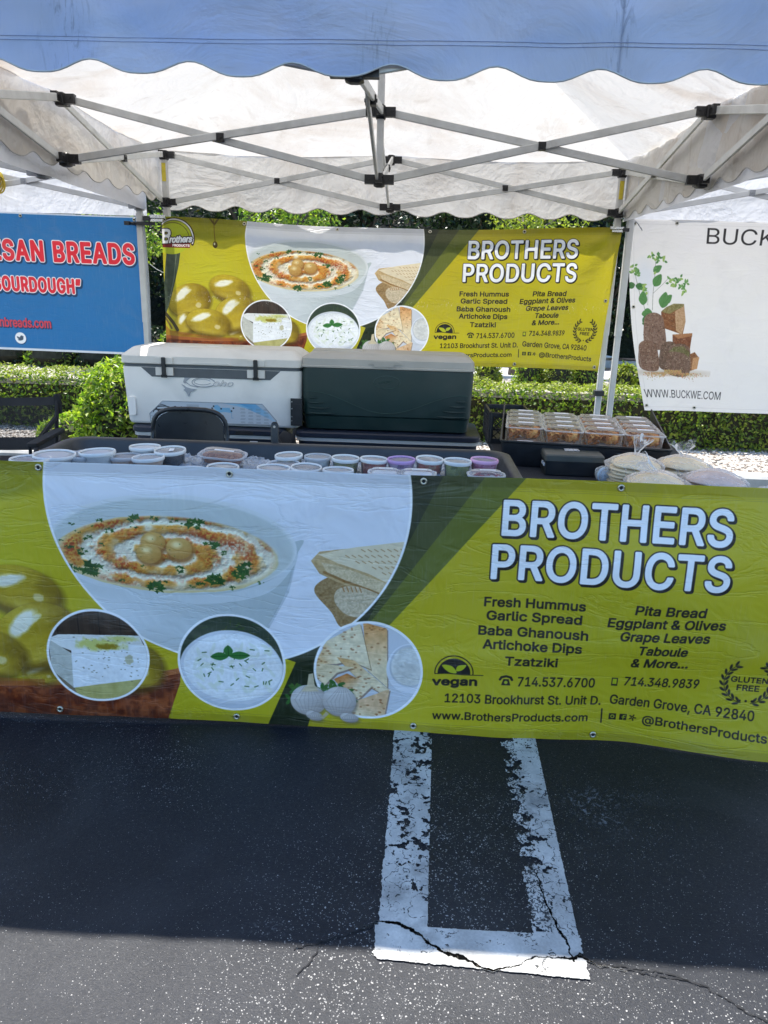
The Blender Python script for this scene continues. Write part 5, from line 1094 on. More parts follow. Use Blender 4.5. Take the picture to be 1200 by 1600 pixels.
for c in [(-.250, -1.10, .868, .050, .070, M_RIMW, F_CREAM, 'white lidded cup of cream dip at the left end of the rear row of cups', 1),
          (-.147, -1.10, .866, .049, .070, M_RIMC, F_WHITE, 'clear lidded cup between the cream dip and the mixed olives', 0),
          (-.045, -1.115, .868, .050, .070, M_RIMW, F_MIX, 'white lidded cup of mixed olives in the rear row', 0),
          (.058, -1.115, .868, .050, .070, M_RIMW, F_RED, 'white lidded cup of red pepper dip beside the purple lid', 1),
          (.160, -1.11, .869, .050, .070, M_RIMP, F_PURP, 'cup with a purple lid in the middle of the rear row', 0),
          (.260, -1.10, .872, .050, .070, M_RIMW, F_SALSA, 'white lidded cup of orange red salsa right of the purple lid', 1),
          (.362, -1.11, .870, .050, .074, M_RIMW, F_OLIVE, 'tall cup full of whole green olives', 0),
          (.461, -1.085, .873, .050, .070, M_RIMK, F_PINK, 'cup with a pink lid at the right end of the rear row', 0),
          (-.278, -1.27, .858, .057, .030, M_RIMW, F_PEACH, 'shallow tub of peach coloured dip in front of the cream dip', 0),
          (-.168, -1.25, .860, .053, .030, M_RIMW, F_GREEN, 'shallow tub of pale green dip between peach and orange tubs', 0),
          (-.055, -1.27, .859, .053, .032, M_RIMW, F_ORANGE, 'shallow tub of orange hummus beside the green dip', 0),
          (-.258, -1.19, .854, .060, .030, M_RIMC, F_BROWN, 'clear tub of brownish dip behind the peach one', 0),
          (-.215, -1.345, .855, .050, .030, M_RIMW, F_WHITE, 'low white tub against the banner in front of the green dip', 0),
          (-1.105, -1.32, .872, .066, .030, M_RIMW, F_GREEN, 'pale green lidded tub at the far left behind the banner edge', 0),
          (-1.055, -1.25, .874, .070, .036, M_RIMW, F_WHITE, 'flat white lidded tub beside the pale green one', 0),
          (-.990, -1.20, .862, .062, .030, M_RIMC, F_WHITE, 'clear flat tub tucked behind the flat white tub', 0),
          (-.925, -1.19, .876, .062, .070, M_RIMW, F_WHITE, 'large white cup standing high at the left of the tub', 0),
          (-.835, -1.17, .858, .055, .045, M_RIMC, F_PEACH, 'clear wrapped cup of mixed salad beside the large white cup', 0),
          (-.800, -1.06, .872, .056, .060, M_RIMW, F_WHITE, 'white rimmed cup behind the peach cup on the left', 1),
          (-.742, -1.19, .862, .056, .035, M_RIMW, F_PEACH, 'cup of peach dip left of the labelled dark cup', 0),
          (-.690, -1.10, .872, .056, .060, M_RIMW, F_DARK, 'cup of dark olives with a small white label on its lid', 2),
          (-.455, -1.27, .855, .055, .032, M_RIMW, F_ORANGE, 'shallow cup of orange dip by the second banner eyelet', 0),
          (-.56, -1.32, .852, .060, .030, M_RIMW, F_WHITE, 'low white tub against the banner beneath the labelled cup', 0),
          (-.655, -1.33, .852, .055, .030, M_RIMC, F_WHITE, 'low clear tub between two white tubs at the banner edge', 0)]:
    deli_cup(*c[:8], lab=(c[8] == 2), tilt=(random.uniform(-.05, .05), random.uniform(-.05, .05)), lid=(M_LIDW if c[5] is M_RIMW and c[8] != 2 and c[6] in (F_WHITE,) else M_CLEAR))
def tray_box(x, y, z, w, d, h, rz, fd, label, lidm=None, tilt=0, grp='clear oblong trays in the tub', rim=None):
    t = empty('clear_tray', (x, y, z - h), rz); tag(t, label, 'food tray', grp); t.rotation_euler = (tilt, tilt * .4, rz)
    q = min(w, d) * .36
    mb = MB(); mb.rr(w, d, q, [(0, .010), (h * .55, .002), (h * .56, -.003), (h * .62, -.003)], k=5, capt=False); mb.build('tray', M_CLEAR, t, 40)
    mb = MB(); mb.rr(w, d, q, [(.003, .014), (h * .62, .010), (h * .78, .03)], k=5); mb.build('filling', fd, t, 40)
    mb = MB(); mb.rr(w, d, q, [(h * .62, -.004), (h * .68, -.004), (h * .70, .004), (h * .95, .010), (h, .018)], k=5, capb=False); mb.build('lid', lidm or M_CLEAR, t, 40)
    mb = MB(); mb.rr(w, d, q, [(h * .60, -.006), (h * .70, -.006), (h * .70, .001)], k=5, capb=False, capt=False); mb.build('lid_rim', rim or M_RIMC, t, 40)
    mb = MB(); mb.box((w * .04, 0, h + .001), (w * .45, d * .12, .0006)); mb.build('label', M_LABEL, t)
    return t
tray_box(-.500, -1.09, .872, .165, .100, .045, -.12, F_BROWN, 'oblong clear tray of brown stuffed leaves leaning in the tub', tilt=.10)
tray_box(.105, -1.26, .864, .105, .075, .035, .02, F_WHITE, 'small wrapped clear tray left of its twin in the front row')
tray_box(.220, -1.26, .864, .118, .078, .035, -.05, F_WHITE, 'wrapped clear tray in front of the salsa cup')
tray_box(.325, -1.33, .856, .10, .07, .03, .0, F_WHITE, 'flat clear tray with a white label in front of the green olives')
tray_box(.455, -1.25, .868, .120, .080, .042, .02, F_BEAN, 'clear tray of red beans and white cheese at the right end of the tub')

# ------------------------------------------------------------------ coolers
M_WHITE = pmat('white_rotomoulded_plastic', (.92, .88, .83), .48, .05, 5, .15, 220, dirt=(.34, .31, .26), dirt_amt=.30)
M_LIDC = pmat('dirty_white_lid', (.70, .67, .62), .5, .06, 7, .18, 200, dirt=(.33, .29, .24), dirt_amt=.5)
M_GASK = pmat('grey_band', (.10, .11, .12), .5, .1, 20, .1)
M_EMB = pmat('embossed_grey', (.34, .36, .39), .5, .1, 30, .1)
def prism(mb, pts, y0, y1, mi=0, cx=0, cz=0):
    n = len(pts); vs = [(p[0] + cx, y0, p[1] + cz) for p in pts] + [(p[0] + cx, y1, p[1] + cz) for p in pts]
    mb.add(vs, [tuple(range(n)), tuple(range(n, 2 * n))[::-1]] + [((i + 1) % n, i, n + i, n + (i + 1) % n) for i in range(n)], mi)
c1 = empty('white_cooler', (-.960, .725, .668), 0); tag(c1, 'large white cooler with two black latches stacked on a navy cooler', 'cooler')
W1, D1, H1 = 1.035, .45, .330
mb = MB(); mb.rr(W1, D1, .045, [(0, .030), (.006, .020), (.02, .014), (H1 - .03, 0), (H1, 0)], k=4); mb.build('body', M_WHITE, c1, 40)
mb = MB(); mb.rr(W1 - .012, D1 - .012, .042, [(H1 - .005, .0), (H1 + .020, .0)], k=4); mb.build('gasket', M_GASK, c1, 40)
mb = MB(); prism(mb, [(-.40, 0), (-.34, -.052), (.34, -.052), (.40, 0)], -D1 / 2 - .002, -D1 / 2 + .02, cz=H1 - .001); mb.build('dark_band', M_GASK, c1)
mb = MB(); mb.rr(W1 + .012, D1 + .02, .05, [(H1 + .018, .006), (H1 + .022, 0), (H1 + .062, .002), (H1 + .070, .010), (H1 + .104, .055), (H1 + .110, .068)], k=4); mb.build('lid', M_LIDC, c1, 30)
mb = MB(); mb.rr(.40, .10, .02, [(H1 + .107, 0), (H1 + .113, .004)], c=(0, -.02, 0), k=3); mb.rr(.10, .05, .01, [(H1 + .110, 0), (H1 + .117, .004)], c=(-.02, -.02, 0), k=3); mb.build('lid_panel', M_LIDC, c1, 30)
mb = MB(); prism(mb, [(-.12, 0), (-.10, .012), (.10, .012), (.12, 0)], -D1 / 2 - .016, -D1 / 2 - .004, cz=H1 + .024); mb.build('lid_lip', M_LIDC, c1)
for x in (-.262, .262):
    mb = MB(); mb.box((x, -D1 / 2 - .008, H1 - .020), (.10, .020, .045)); mb.box((x, -D1 / 2 - .012, H1 + .040), (.10, .018, .034)); lt = mb.build('latch_seat', M_LIDC, c1)
    mb = MB(); mb.rr(.024, .016, .006, [(-.052, .004), (-.048, 0), (.046, 0), (.050, .004)], c=(x, -D1 / 2 - .026, H1 + .010), k=2); mb.box((x, -D1 / 2 - .022, H1 - .046), (.032, .012, .016)); mb.build('latch', M_BLK, lt, 40)
# raised fish and name on the front
def quadz(mb, pts, y, mi=0): mb.add([(p[0], y, p[1]) for p in pts], [tuple(range(len(pts)))], mi)
FY = -D1 / 2 - .001
mb = MB(); prism(mb, [(-.160, .296), (-.150, .258), (-.136, .262), (-.118, .282)], FY, FY + .011)
prism(mb, smooth_loop([(-.152, .272), (-.118, .289), (-.07, .294), (-.02, .284), (.022, .262), (-.02, .276), (-.07, .282), (-.115, .276), (-.142, .256), (-.148, .244), (-.160, .250)], 4), FY - .0005, FY + .011); mb.build('embossed_fish', M_EMB, c1)
mb = MB(); prism(mb, [(-.172, .238), (-.158, .232), (-.145, .222), (-.118, .216), (-.086, .214), (-.104, .202), (-.122, .194), (-.134, .168), (-.148, .196), (-.162, .206), (-.152, .214), (-.160, .226)], FY - .0008, FY + .011); mb.build('embossed_tail', M_EMB, c1)
mb = MB(); mb.tube([(-.045 + .066 * math.cos(a), FY + .001, .252 + .026 * math.sin(a)) for a in np.linspace(.25, 2 * PI - .6, 26)], .0024, 5); mb.tube([(-.05 + .048 * math.cos(a), FY + .001, .255 + .016 * math.sin(a)) for a in np.linspace(.4, 2 * PI - .3, 24)], .0016, 5)
mb.tube([(-.145, FY + .001, .250), (-.12, FY + .001, .232), (-.08, FY + .001, .226), (-.03, FY + .001, .228), (.01, FY + .001, .236)], .0022, 5); mb.build('embossed_line', M_EMB, c1)
def text_obj(txt, parent, mat, name, x, z, y, width, cap, shear=0, off=0.0, depth=.001):
    c = bpy.data.curves.new(name, 'FONT'); c.body = txt; c.extrude = depth; c.offset = off; c.resolution_u = 3; c.shear = shear
    if FONT: c.font = FONT
    o = bpy.data.objects.new(name, c); COL.objects.link(o); dg = bpy.context.evaluated_depsgraph_get(); me = bpy.data.meshes.new_from_object(o.evaluated_get(dg)); bpy.data.objects.remove(o)
    xs = [v.co.x for v in me.vertices]; ys = [v.co.y for v in me.vertices]; sx = width / (max(xs) - min(xs)); sy = cap / (max(ys) - min(ys)); mx = min(xs); my = min(ys)
    for v in me.vertices: v.co = Vector(((v.co.x - mx) * sx + x, y - v.co.z, (v.co.y - my) * sy + z))
    me.materials.clear(); me.materials.append(mat); o = bpy.data.objects.new(name, me); COL.objects.link(o); o.parent = parent; return o
text_obj('oho', c1, M_EMB, 'embossed_name', .012, .233, -D1 / 2 - .0015, .116, .034, .35, .012)
text_obj('oho', c1, M_WHITE, 'embossed_name', .016, .2355, -D1 / 2 - .0030, .108, .029, .35, -.010)
cvp = paint_cooler_panel(); M_PANEL = NT('cooler_panel_print'); im = M_PANEL.n('ShaderNodeTexImage'); im.image = cvp.image('cooler panel'); M_PANEL.l(M_PANEL.n('ShaderNodeTexCoord').outputs['UV'], im.inputs[0]); M_PANEL.set(Base_Color=im.outputs[0], Roughness=.35); M_PANEL.bump(M_PANEL.noise(40, 2), .05, .002)
pz0, pz1 = .018, .138; yy = -D1 / 2 + .0085
me = bpy.data.meshes.new('printed_panel'); pp = [(-.37, pz0), (.37, pz0), (.37, pz0 + .025), (.29, pz1), (-.29, pz1), (-.37, pz0 + .045)]
me.from_pydata([(p[0], -D1 / 2 - .0015 + .014 * (1 - (p[1] - .02) / .28) , p[1]) for p in pp], [], [tuple(range(6))]); uvl = me.uv_layers.new(name='UVMap'); uvl.data.foreach_set('uv', [c for p in pp for c in ((p[0] + .37) / .74, (p[1] - pz0) / (pz1 - pz0))]); me.materials.append(M_PANEL.m)
o = bpy.data.objects.new('printed_panel', me); COL.objects.link(o); o.parent = c1
mb = MB(); loop = [(p[0], -D1 / 2 - .001 + .014 * (1 - (p[1] - .02) / .28), p[1]) for p in pp]; mb.tube(loop, .003, 5, closed=True); mb.build('panel_edge', M_EMB, c1)
# side handles: black one at the right front corner, moulded pocket at the left
mb = MB(); mb.box((W1 / 2 - .028, -D1 / 2 + .001, .100), (.066, .020, .155)); mb.box((W1 / 2 - .022, -D1 / 2 - .010, .105), (.040, .006, .085)); h1 = mb.build('handle', M_BLK, c1)
mb = MB()
for z in (.05, .075, .12, .16): mb.tube([(W1 / 2 - .054, -D1 / 2 - .007, z), (W1 / 2 - .054, -D1 / 2 - .012, z)], .004, 6)
mb.build('screw', M_STEEL, h1)
mb = MB(); mb.rr(.045, .11, .01, [(0, 0), (.008, .002)], M=Matrix.Rotation(PI / 2, 3, 'X'), c=(-W1 / 2 + .05, -D1 / 2 + .007, .105), k=2); mb.build('handle_pocket', M_WHITE, c1, 30)
mb = MB(); mb.tube([(W1 / 2 + .010, -D1 / 2 + .03, H1 + .05), (W1 / 2 + .010, -D1 / 2 + .07, H1 + .05)], .012, 8); mb.build('hinge_pin', M_LIDC, c1)

M_GREEN = pmat('dark_green_plastic', (.006, .026, .024), .45, .12, 6, .15, 200, dirt=(.06, .07, .065), dirt_amt=.45)
M_GRL = pmat('green_plastic_edge', (.035, .075, .068), .4, .1, 20, .05)
M_GLID = pmat('worn_grey_lid', (.42, .40, .36), .55, .08, 7, .2, 160, dirt=(.24, .22, .19), dirt_amt=.5)
c2 = empty('green_cooler', (.045, .725, .668)); tag(c2, 'dark green cooler with a worn grey lid beside the white cooler', 'cooler')
W2, D2, H2 = .985, .45, .355
mb = MB(); mb.rr(W2, D2, .05, [(0, .034), (.008, .022), (.08, .014), (.082, .018), (.088, .010), (H2 - .02, .002), (H2, .004)], k=4); mb.build('body', M_GREEN, c2, 35)
mb = MB(); mb.tube([(x, -D2 / 2 - .0005 + .006 * (1 - z_ / .3), z_) for x, z_ in [(x, .222 - .115 * .5 * (1 + math.cos(max(-PI, min(PI, x * 7.2)))) ) for x in np.linspace(-.46, .46, 60)]], .0022, 5); mb.build('moulded_line', M_GRL, c2)  # lighter green than the body: the line's highlight is painted in
mb = MB()
for sx in (-1, 1):
    for i in range(4): L = .03 + i * .018; mb.lathe([(0, -.0), (.0, 0)], n=3) if False else mb.tube([(sx * (.455 - L * t_ * 2), -D2 / 2 + .004, .19 - i * .030 - .004 * math.sin(t_ * PI)) for t_ in np.linspace(0, 1, 8)], [.0015, .004, .006, .007, .007, .006, .004, .0015], 6)
mb.build('side_ribs', M_GREEN, c2, 1)
mb = MB(); ov = [(.075 * math.cos(a), .285 + .036 * math.sin(a)) for a in np.linspace(0, 2 * PI, 29)[:-1]]; mb.tube([(p[0], -D2 / 2 - .0005, p[1]) for p in ov], .002, 5, closed=True)
for i in range(5): mb.tube([(-.05 + i * .012, -D2 / 2 - .0008, .275 + .006 * (i % 2)), (-.02 + i * .014, -D2 / 2 - .0008, .293)], .0016, 5)
mb.build('oval_badge', M_GRL, c2)
mb = MB(); mb.rr(W2 + .008, D2 + .02, .05, [(H2, .008), (H2 + .004, 0), (H2 + .012, 0), (H2 + .016, .004), (H2 + .052, .008), (H2 + .062, .022), (H2 + .078, .05), (H2 + .082, .07)], k=4); mb.build('lid', M_GLID, c2, 30)
mb = MB(); mb.rr(.30, .16, .03, [(H2 + .078, 0), (H2 + .088, .006)], c=(-.30, .02, 0), k=3); mb.build('lid_panel', M_GLID, c2, 30); mb = MB(); mb.rr(.20, .16, .03, [(H2 + .078, 0), (H2 + .085, .006)], c=(.30, .02, 0), k=3); mb.build('lid_panel', M_GLID, c2, 30)
mb = MB(); mb.box((-.02, -D2 / 2 - .010, H2 + .026), (.11, .010, .022)); prism(mb, [(-.11, .030), (-.085, .046), (.055, .046), (.085, .030)], -D2 / 2 - .012, -D2 / 2 + .004, cx=0, cz=H2); mb.build('lid_grip', M_GLID, c2)

M_NAVY = pmat('navy_plastic', (.012, .018, .036), .42, .15, 8, .12, 200); M_STRIPE = pmat('pale_stripe', (.50, .51, .50), .5, .06, 10, .1)
def low_cooler(x, y, w, label, top, z=.30):
    c = empty('navy_cooler', (x, y, 0)); tag(c, label, 'cooler', 'navy coolers under the stacks'); h = top
    mb = MB(); mb.rr(w, .47, .05, [(z, .03), (z + .01, .02), (h - .064, .004), (h - .06, .004)], k=4); mb.build('body', M_NAVY, c, 35)
    mb = MB(); mb.rr(w + .010, .48, .05, [(h - .060, 0), (h - .040, 0)], k=4); mb.build('stripe', M_STRIPE, c, 35)
    mb = MB(); mb.rr(w + .026, .50, .055, [(h - .038, .004), (h - .034, 0), (h - .012, 0), (h - .004, .006), (h, .02)], k=4); mb.build('lid', M_NAVY, c, 35)
    return c
lc = low_cooler(-.99, .725, .87, 'navy cooler with a white stripe under the white cooler', .665)
mb = MB(); mb.box((.22, -.252, .642), (.10, .006, .020)); mb.build('badge', M_BLK, lc); mb = MB(); mb.box((.27, -.237, .585), (.045, .004, .014)); mb.build('sticker', M_LABEL, lc)
low_cooler(.055, .725, 1.05, 'wide navy cooler with a white stripe under the green cooler', .665)
def platform(x, y, w, label):
    c = empty('plastic_crate', (x, y, 0)); tag(c, label, 'crate', 'crates holding up the coolers'); mb = MB()
    for s in (-1, 1):
        for k in range(5): mb.box((0, s * .20, .03 + k * .06), (w, .012, .03))
        for k in range(6): mb.box((-w / 2 + .02 + k * (w - .04) / 5, s * .20, .15), (.03, .016, .296))
    mb.box((0, 0, .288), (w, .40, .018)); mb.build('slatted_frame', M_BLK, c)
platform(-.99, .725, .8, 'black slatted crate on the asphalt holding up the left coolers'); platform(.055, .725, .95, 'black slatted crate on the asphalt holding up the right coolers')

# ------------------------------------------------------------------ chairs
M_CHAIR = pmat('black_chair_metal', (.020, .022, .026), .32, .15, 10, .08, 150)
ch = empty('folding_chair', (-.918, -.28, 0)); tag(ch, 'black metal folding chair with its curved backrest in front of the white cooler', 'chair')
mb = MB(); arc = []
for a in np.linspace(PI, 0, 15): arc.append(Vector((.188 * math.copysign(abs(math.cos(a)) ** .55, math.cos(a)), .19 + .0, .735 + .125 * math.sin(a) ** .7)))
path = [Vector((-.205, -.24, .01)), Vector((-.200, -.02, .40))] + [Vector((-.192, .165, .66))] + arc + [Vector((.192, .165, .66)), Vector((.200, -.02, .40)), Vector((.205, -.24, .01))]
mb.tube(path, .0115, 8); mb.build('frame_tube', M_CHAIR, ch, 1)
def back_fn(s, q):
    a = PI * (1 - s); x = .176 * math.copysign(abs(math.cos(a)) ** .55, math.cos(a)); zt_ = .735 + .112 * max(0, math.sin(a)) ** .7; zb_ = .628; return (x, .182 + .030 * (1 - (x / .18) ** 2) - .01 * (1 - q), zb_ + (zt_ - zb_) * q)
grid_mesh('backrest', 24, 8, back_fn, M_CHAIR, ch)
mb = MB(); mb.rr(.38, .38, .05, [(.435, .01), (.440, 0), (.452, 0), (.456, .008)], c=(0, -.02, 0), k=4); mb.build('seat', M_CHAIR, ch, 30)
for s in (-1, 1): mb = MB(); mb.tube([(s * .188, -.16, .44), (s * .195, .24, .01)], .011, 8); mb.build('leg', M_CHAIR, ch, 1)
mb = MB(); mb.tube([(-.2, -.17, .12), (.2, -.17, .12)], .009, 8); mb.build('stretcher', M_CHAIR, ch)

M_CANVAS = pmat('black_canvas', (.016, .017, .020), .85, .25, 14, .4, 260)
t = NT('black_mesh_fabric'); t.set(Base_Color=(.02, .02, .022), Roughness=.9); br = t.n('ShaderNodeTexVoronoi'); br.inputs['Scale'].default_value = 150; t.l(t.co(), br.inputs[0]); t.seethrough(t.ramp(br.outputs['Distance'], [(.30, .25), (.45, .62)])); M_MESHF = t.m
cc = empty('camping_chair', (-2.42, .72, 0), .12); tag(cc, 'black camping chair with a mesh back at the left edge', 'chair')
def bb(name, u0, u1, z0, z1, mat, sagk=.02): grid_mesh(name, 20, 8, lambda s, q: (u0 + (u1 - u0) * s, .10 + .06 * math.sin(PI * s) * 1.0 + (z0 + (z1 - z0) * q - .45) * .28, z0 + (z1 - z0) * q - sagk * math.sin(PI * s)), mat, cc)
bb('back_band', -.36, .36, .695, .745, M_CANVAS); bb('mesh_panel', -.36, .36, .50, .695, M_MESHF, .02); bb('lower_back', -.36, .36, .42, .50, M_CANVAS)
for s in (-1, 1):
    mb = MB(); mb.tube([(s * .37, .18, .76), (s * .37, .06, .42), (s * .37, .02, .28)], .013, 8); mb.box((s * .372, .17, .70), (.036, .03, .12)); mb.build('back_post', M_CANVAS, cc)
    mb = MB(); mb.rr(.065, .50, .02, [(.535, .004), (.54, 0), (.556, 0), (.560, .004)], c=(s * .40, -.16, 0), k=3); mb.build('armrest', M_CANVAS, cc)
    mb = MB(); mb.tube([(s * .38, -.38, .54), (s * .34, -.30, .30), (s * .30, -.34, .02)], .010, 8); mb.tube([(s * .38, .14, .50), (s * .36, -.36, .03)], .010, 8); mb.tube([(s * .38, -.36, .40), (s * .36, .18, .02)], .010, 8); mb.build('leg', M_CHAIR, cc)
grid_mesh('seat', 10, 10, lambda s, q: (-.33 + .66 * s, -.38 + .46 * q, .42 - .05 * math.sin(PI * s) * math.sin(PI * q) - .04 * q), M_CANVAS, cc)
mb = MB(); mb.tube([(.37, .10, .62), (.30, -.05, .50), (.38, -.30, .47)], .016, 6); mb.build('side_strap', M_CANVAS, cc)

# upright bracket and bag between the cooler stacks
b = empty('upright_bracket', (-.356, -.815, .725)); tag(b, 'black steel upright with a hole, standing behind the tub', 'bracket')
mb = MB(); mb.rr(.032, .014, .006, [(0, 0), (.196, 0), (.206, .004), (.210, .010)], k=3); mb.rr(.044, .030, .006, [(0, 0), (.10, .002), (.12, .01)], k=2); mb.build('upright', M_BLK, b, 30)
mb = MB(); mb.tube([(0, -.009, .192), (0, -.006, .192)], .005, 8); mb.build('bolt', M_STEEL, b); mb = MB(); mb.box((-.01, -.022, .075), (.035, .012, .012)); mb.tube([(-.006, -.026, .07), (-.006, -.026, .095)], .007, 6); mb.build('rusty_catch', pmat('rusty_metal', (.28, .13, .05), .8, .3, 40, .3), b)
bagt = empty('bag', (-.52, .42, .30)); tag(bagt, 'crumpled black bag hanging between the two cooler stacks', 'bag')
mb = MB(); mb.rr(.13, .12, .03, [(.02, .02), (.06, 0), (.28, .004), (.34, .02), (.37, .05)], k=3); o = mb.build('pouch', M_CANVAS, bagt, 1)
for v in o.data.vertices: v.co += Vector((mnoise.noise(v.co * 14), mnoise.noise(v.co * 14 + Vector((5, 0, 0))), 0)) * .03
mb = MB(); mb.tube([(-.05, -.06, .36), (-.01, -.08, .30), (.03, -.075, .26), (.05, -.06, .34), (.06, -.05, .40)], .010, 6); mb.tube([(-.05, -.07, .20), (-.02, -.09, .24), (0, -.08, .18)], .008, 6); mb.build('strap', M_CANVAS, bagt, 1)

# ------------------------------------------------------------------ right table: crates, chip boxes, cash box, pita bags
def mesh_crate(x, y, z, w, d, h, rz, label):
    c = empty('lattice_crate', (x, y, z), rz); tag(c, label, 'crate')
    for i, (cx, cy, L, r) in enumerate(((0, -d / 2, w, 0), (0, d / 2, w, 0), (-w / 2, 0, d, PI / 2), (w / 2, 0, d, PI / 2))):
        mb = MB(); R_ = Matrix.Rotation(r, 3, 'Z'); off = Vector((cx, cy, 0)); P = lambda u, zz: R_ @ Vector((u, 0, zz)) + off
        for zz in (.01, h - .012): mb.bar(P(-L / 2, zz), P(L / 2, zz), .012, .024)
        for u in (-L / 2 + .008, L / 2 - .008): mb.bar(P(u, 0), P(u, h), .014, .018)
        n = int(L / .035); mlt = int((h - .03) / .035)
        for a in range(n):
            for b_ in range(mlt):
                u0 = -L / 2 + a * L / n; u1 = u0 + L / n; z0 = .015 + b_ * (h - .03) / mlt; z1 = z0 + (h - .03) / mlt
                mb.bar(P(u0, z0), P(u1, z1), .005, .005, ch=.001); mb.bar(P(u0, z1), P(u1, z0), .005, .005, ch=.001)
        mb.build('lattice_side', M_BLK, c)
    mb = MB(); mb.box((0, 0, .006), (w, d, .010)); mb.build('bottom', M_BLK, c); return c
mesh_crate(.68, .06, .742, .20, .30, .15, 0, 'black lattice crate behind the tray of chip boxes')
KR = -.13; KX, KY = .955, -.40; KM = Matrix.Rotation(KR, 3, 'Z')
kr = empty('bread_crate', (KX, KY, .742), KR); tag(kr, 'low black crate packed with clear boxes of brown chips', 'crate')
CW, CD = .70, .58
mb = MB(); mb.rr(CW, CD, .02, [(0, .015), (.012, .01), (.100, 0), (.106, -.006), (.112, -.006), (.112, -.006), (.112, .004), (.016, .016)], k=3, c=(0, .04, 0)); mb.build('tray', M_BLK, kr, 30)
for s in (-1, 1):
    mb = MB(); mb.add([(s * (CW / 2 + .003), -CD / 2 + .04, .11), (s * (CW / 2 + .003), CD / 2 + .04, .11), (s * (CW / 2 + .003), CD / 2 + .04, .195), (s * (CW / 2 - .003), -CD / 2 + .04, .11), (s * (CW / 2 - .003), CD / 2 + .04, .11), (s * (CW / 2 - .003), CD / 2 + .04, .195)], [(0, 1, 2), (3, 5, 4), (0, 2, 5, 3), (1, 4, 5, 2), (0, 3, 4, 1)]); mb.build('side_wing', M_BLK, kr)
M_CHIPM = leaf_mat('brown_chips', (.46, .15, .03), (.72, .30, .07), (.88, .50, .16), .05)
M_CHIP2 = leaf_mat('pale_fruit', (.42, .26, .08), (.55, .40, .16), (.62, .50, .26), .05)
def chip_mesh(mat, w, d, h, seed):
    g = np.random.default_rng(seed); n = 90; P = np.stack([g.uniform(-w / 2, w / 2, n), g.uniform(-d / 2, d / 2, n), g.uniform(.006, h, n)], 1)
    T = g.normal(0, 1, (n, 3)); N = g.normal(0, 1, (n, 3)); T /= np.linalg.norm(T, axis=1, keepdims=True); N -= (N * T).sum(1, keepdims=True) * T; N /= np.linalg.norm(N, axis=1, keepdims=True); B = np.cross(N, T); s = g.uniform(.014, .026, n)[:, None]
    V = np.stack([P - T * s, P + B * s * .6 + N * s * .35, P + T * s, P - B * s * .6 + N * s * .35, P + N * s * .5], 1); V[..., 0] = np.clip(V[..., 0], -w / 2, w / 2); V[..., 1] = np.clip(V[..., 1], -d / 2, d / 2); V[..., 2] = np.clip(V[..., 2], .003, h)
    i = np.arange(n)[:, None] * 5; F = np.concatenate([i + np.array([[a, b_, 4]]) for a, b_ in ((0, 1), (1, 2), (2, 3), (3, 0))], 1).reshape(-1, 3); return V.reshape(-1, 3), F
BW, BD, BH = .152, .117, .066; _src = {}
def chip_box(lx, ly, z, label, kind='brown', top=False):
    p = KM @ Vector((lx, ly, 0)) + Vector((KX, KY, z)); key = kind
    if key not in _src:
        t = empty('chip_box', p, KR)
        mb = MB(); mb.rr(BW, BD, .014, [(0, .006), (.003, .004), (BH * .72, 0), (BH * .74, -.004), (BH * .78, -.004)], k=3, capt=False); mb.build('box', M_BOX, t, 40)
        mb = MB(); mb.rr(BW, BD, .014, [(BH * .78, -.005), (BH * .83, -.005), (BH * .84, .002), (BH * .97, .007), (BH, .016)], k=3, capb=False); ld = mb.build('lid', M_BOX, t, 40)
        mb = MB(); mb.rr(BW, BD, .016, [(BH * .75, -.006), (BH * .79, -.008), (BH * .83, -.006), (BH * .83, .001)], k=3, capb=False, capt=False); mb.build('lid_rim', M_RIMC, t, 40)
        mb = MB(); mb.box((.006, .008, BH + .002), (.070, .030, .001)); mb.build('label', M_LABEL, t)
        V, F = chip_mesh(None, BW - .014, BD - .014, BH * .72, 3); o = np_mesh('chips', V, F, M_CHIP2 if kind == 'fruit' else M_CHIPM, t); o['kind'] = 'stuff'; _src[key] = t
    else:
        t = copy_tree(_src[key]); t.location = p
    t.rotation_euler = (random.uniform(-.01, .01), 0, KR + random.uniform(-.04, .04)); tag(t, label, 'food box', 'clear boxes of chips in the black crate'); return t
ords = ('leftmost', 'second from the left', 'third from the left', 'rightmost'); rows = ('front', 'second', 'third', 'rear')
for c_ in range(4):
    lx = -.252 + c_ * .168
    for r_ in range(4):
        ly = -.180 + r_ * .120
        chip_box(lx, ly, .772, '%s clear box of the %s lower row in the black crate' % (ords[c_], rows[r_]), 'brown')
        dy = .035 if c_ == 0 else .0
        zz = .772 + BH + .002
        kind = 'fruit' if (r_ > 0 and c_ < 2) else 'brown'
        chip_box(lx, ly + .055 + dy * 1.0, zz, '%s clear box of the %s upper row in the black crate' % (ords[c_], rows[r_]), kind)
cb = empty('cash_box', (.865, -.665, .742), -.03); tag(cb, 'black metal cash box with a chrome handle on the right table', 'cash box')
M_CASH = pmat('black_enamel', (.016, .018, .020), .33, .2, 9, .1, 160, dirt=(.10, .08, .06), dirt_amt=.25); M_CASHT = pmat('dusty_black_enamel', (.085, .085, .070), .48, .2, 9, .1, 160, dirt=(.11, .10, .08), dirt_amt=.5)
mb = MB(); mb.rr(.235, .185, .010, [(0, .004), (.003, 0), (.058, 0), (.059, .002)], k=3); mb.build('body', M_CASH, cb, 30)
mb = MB(); mb.rr(.240, .190, .012, [(.060, 0), (.082, 0), (.087, .004), (.088, .008)], k=3); mb.build('lid', M_CASHT, cb, 30)
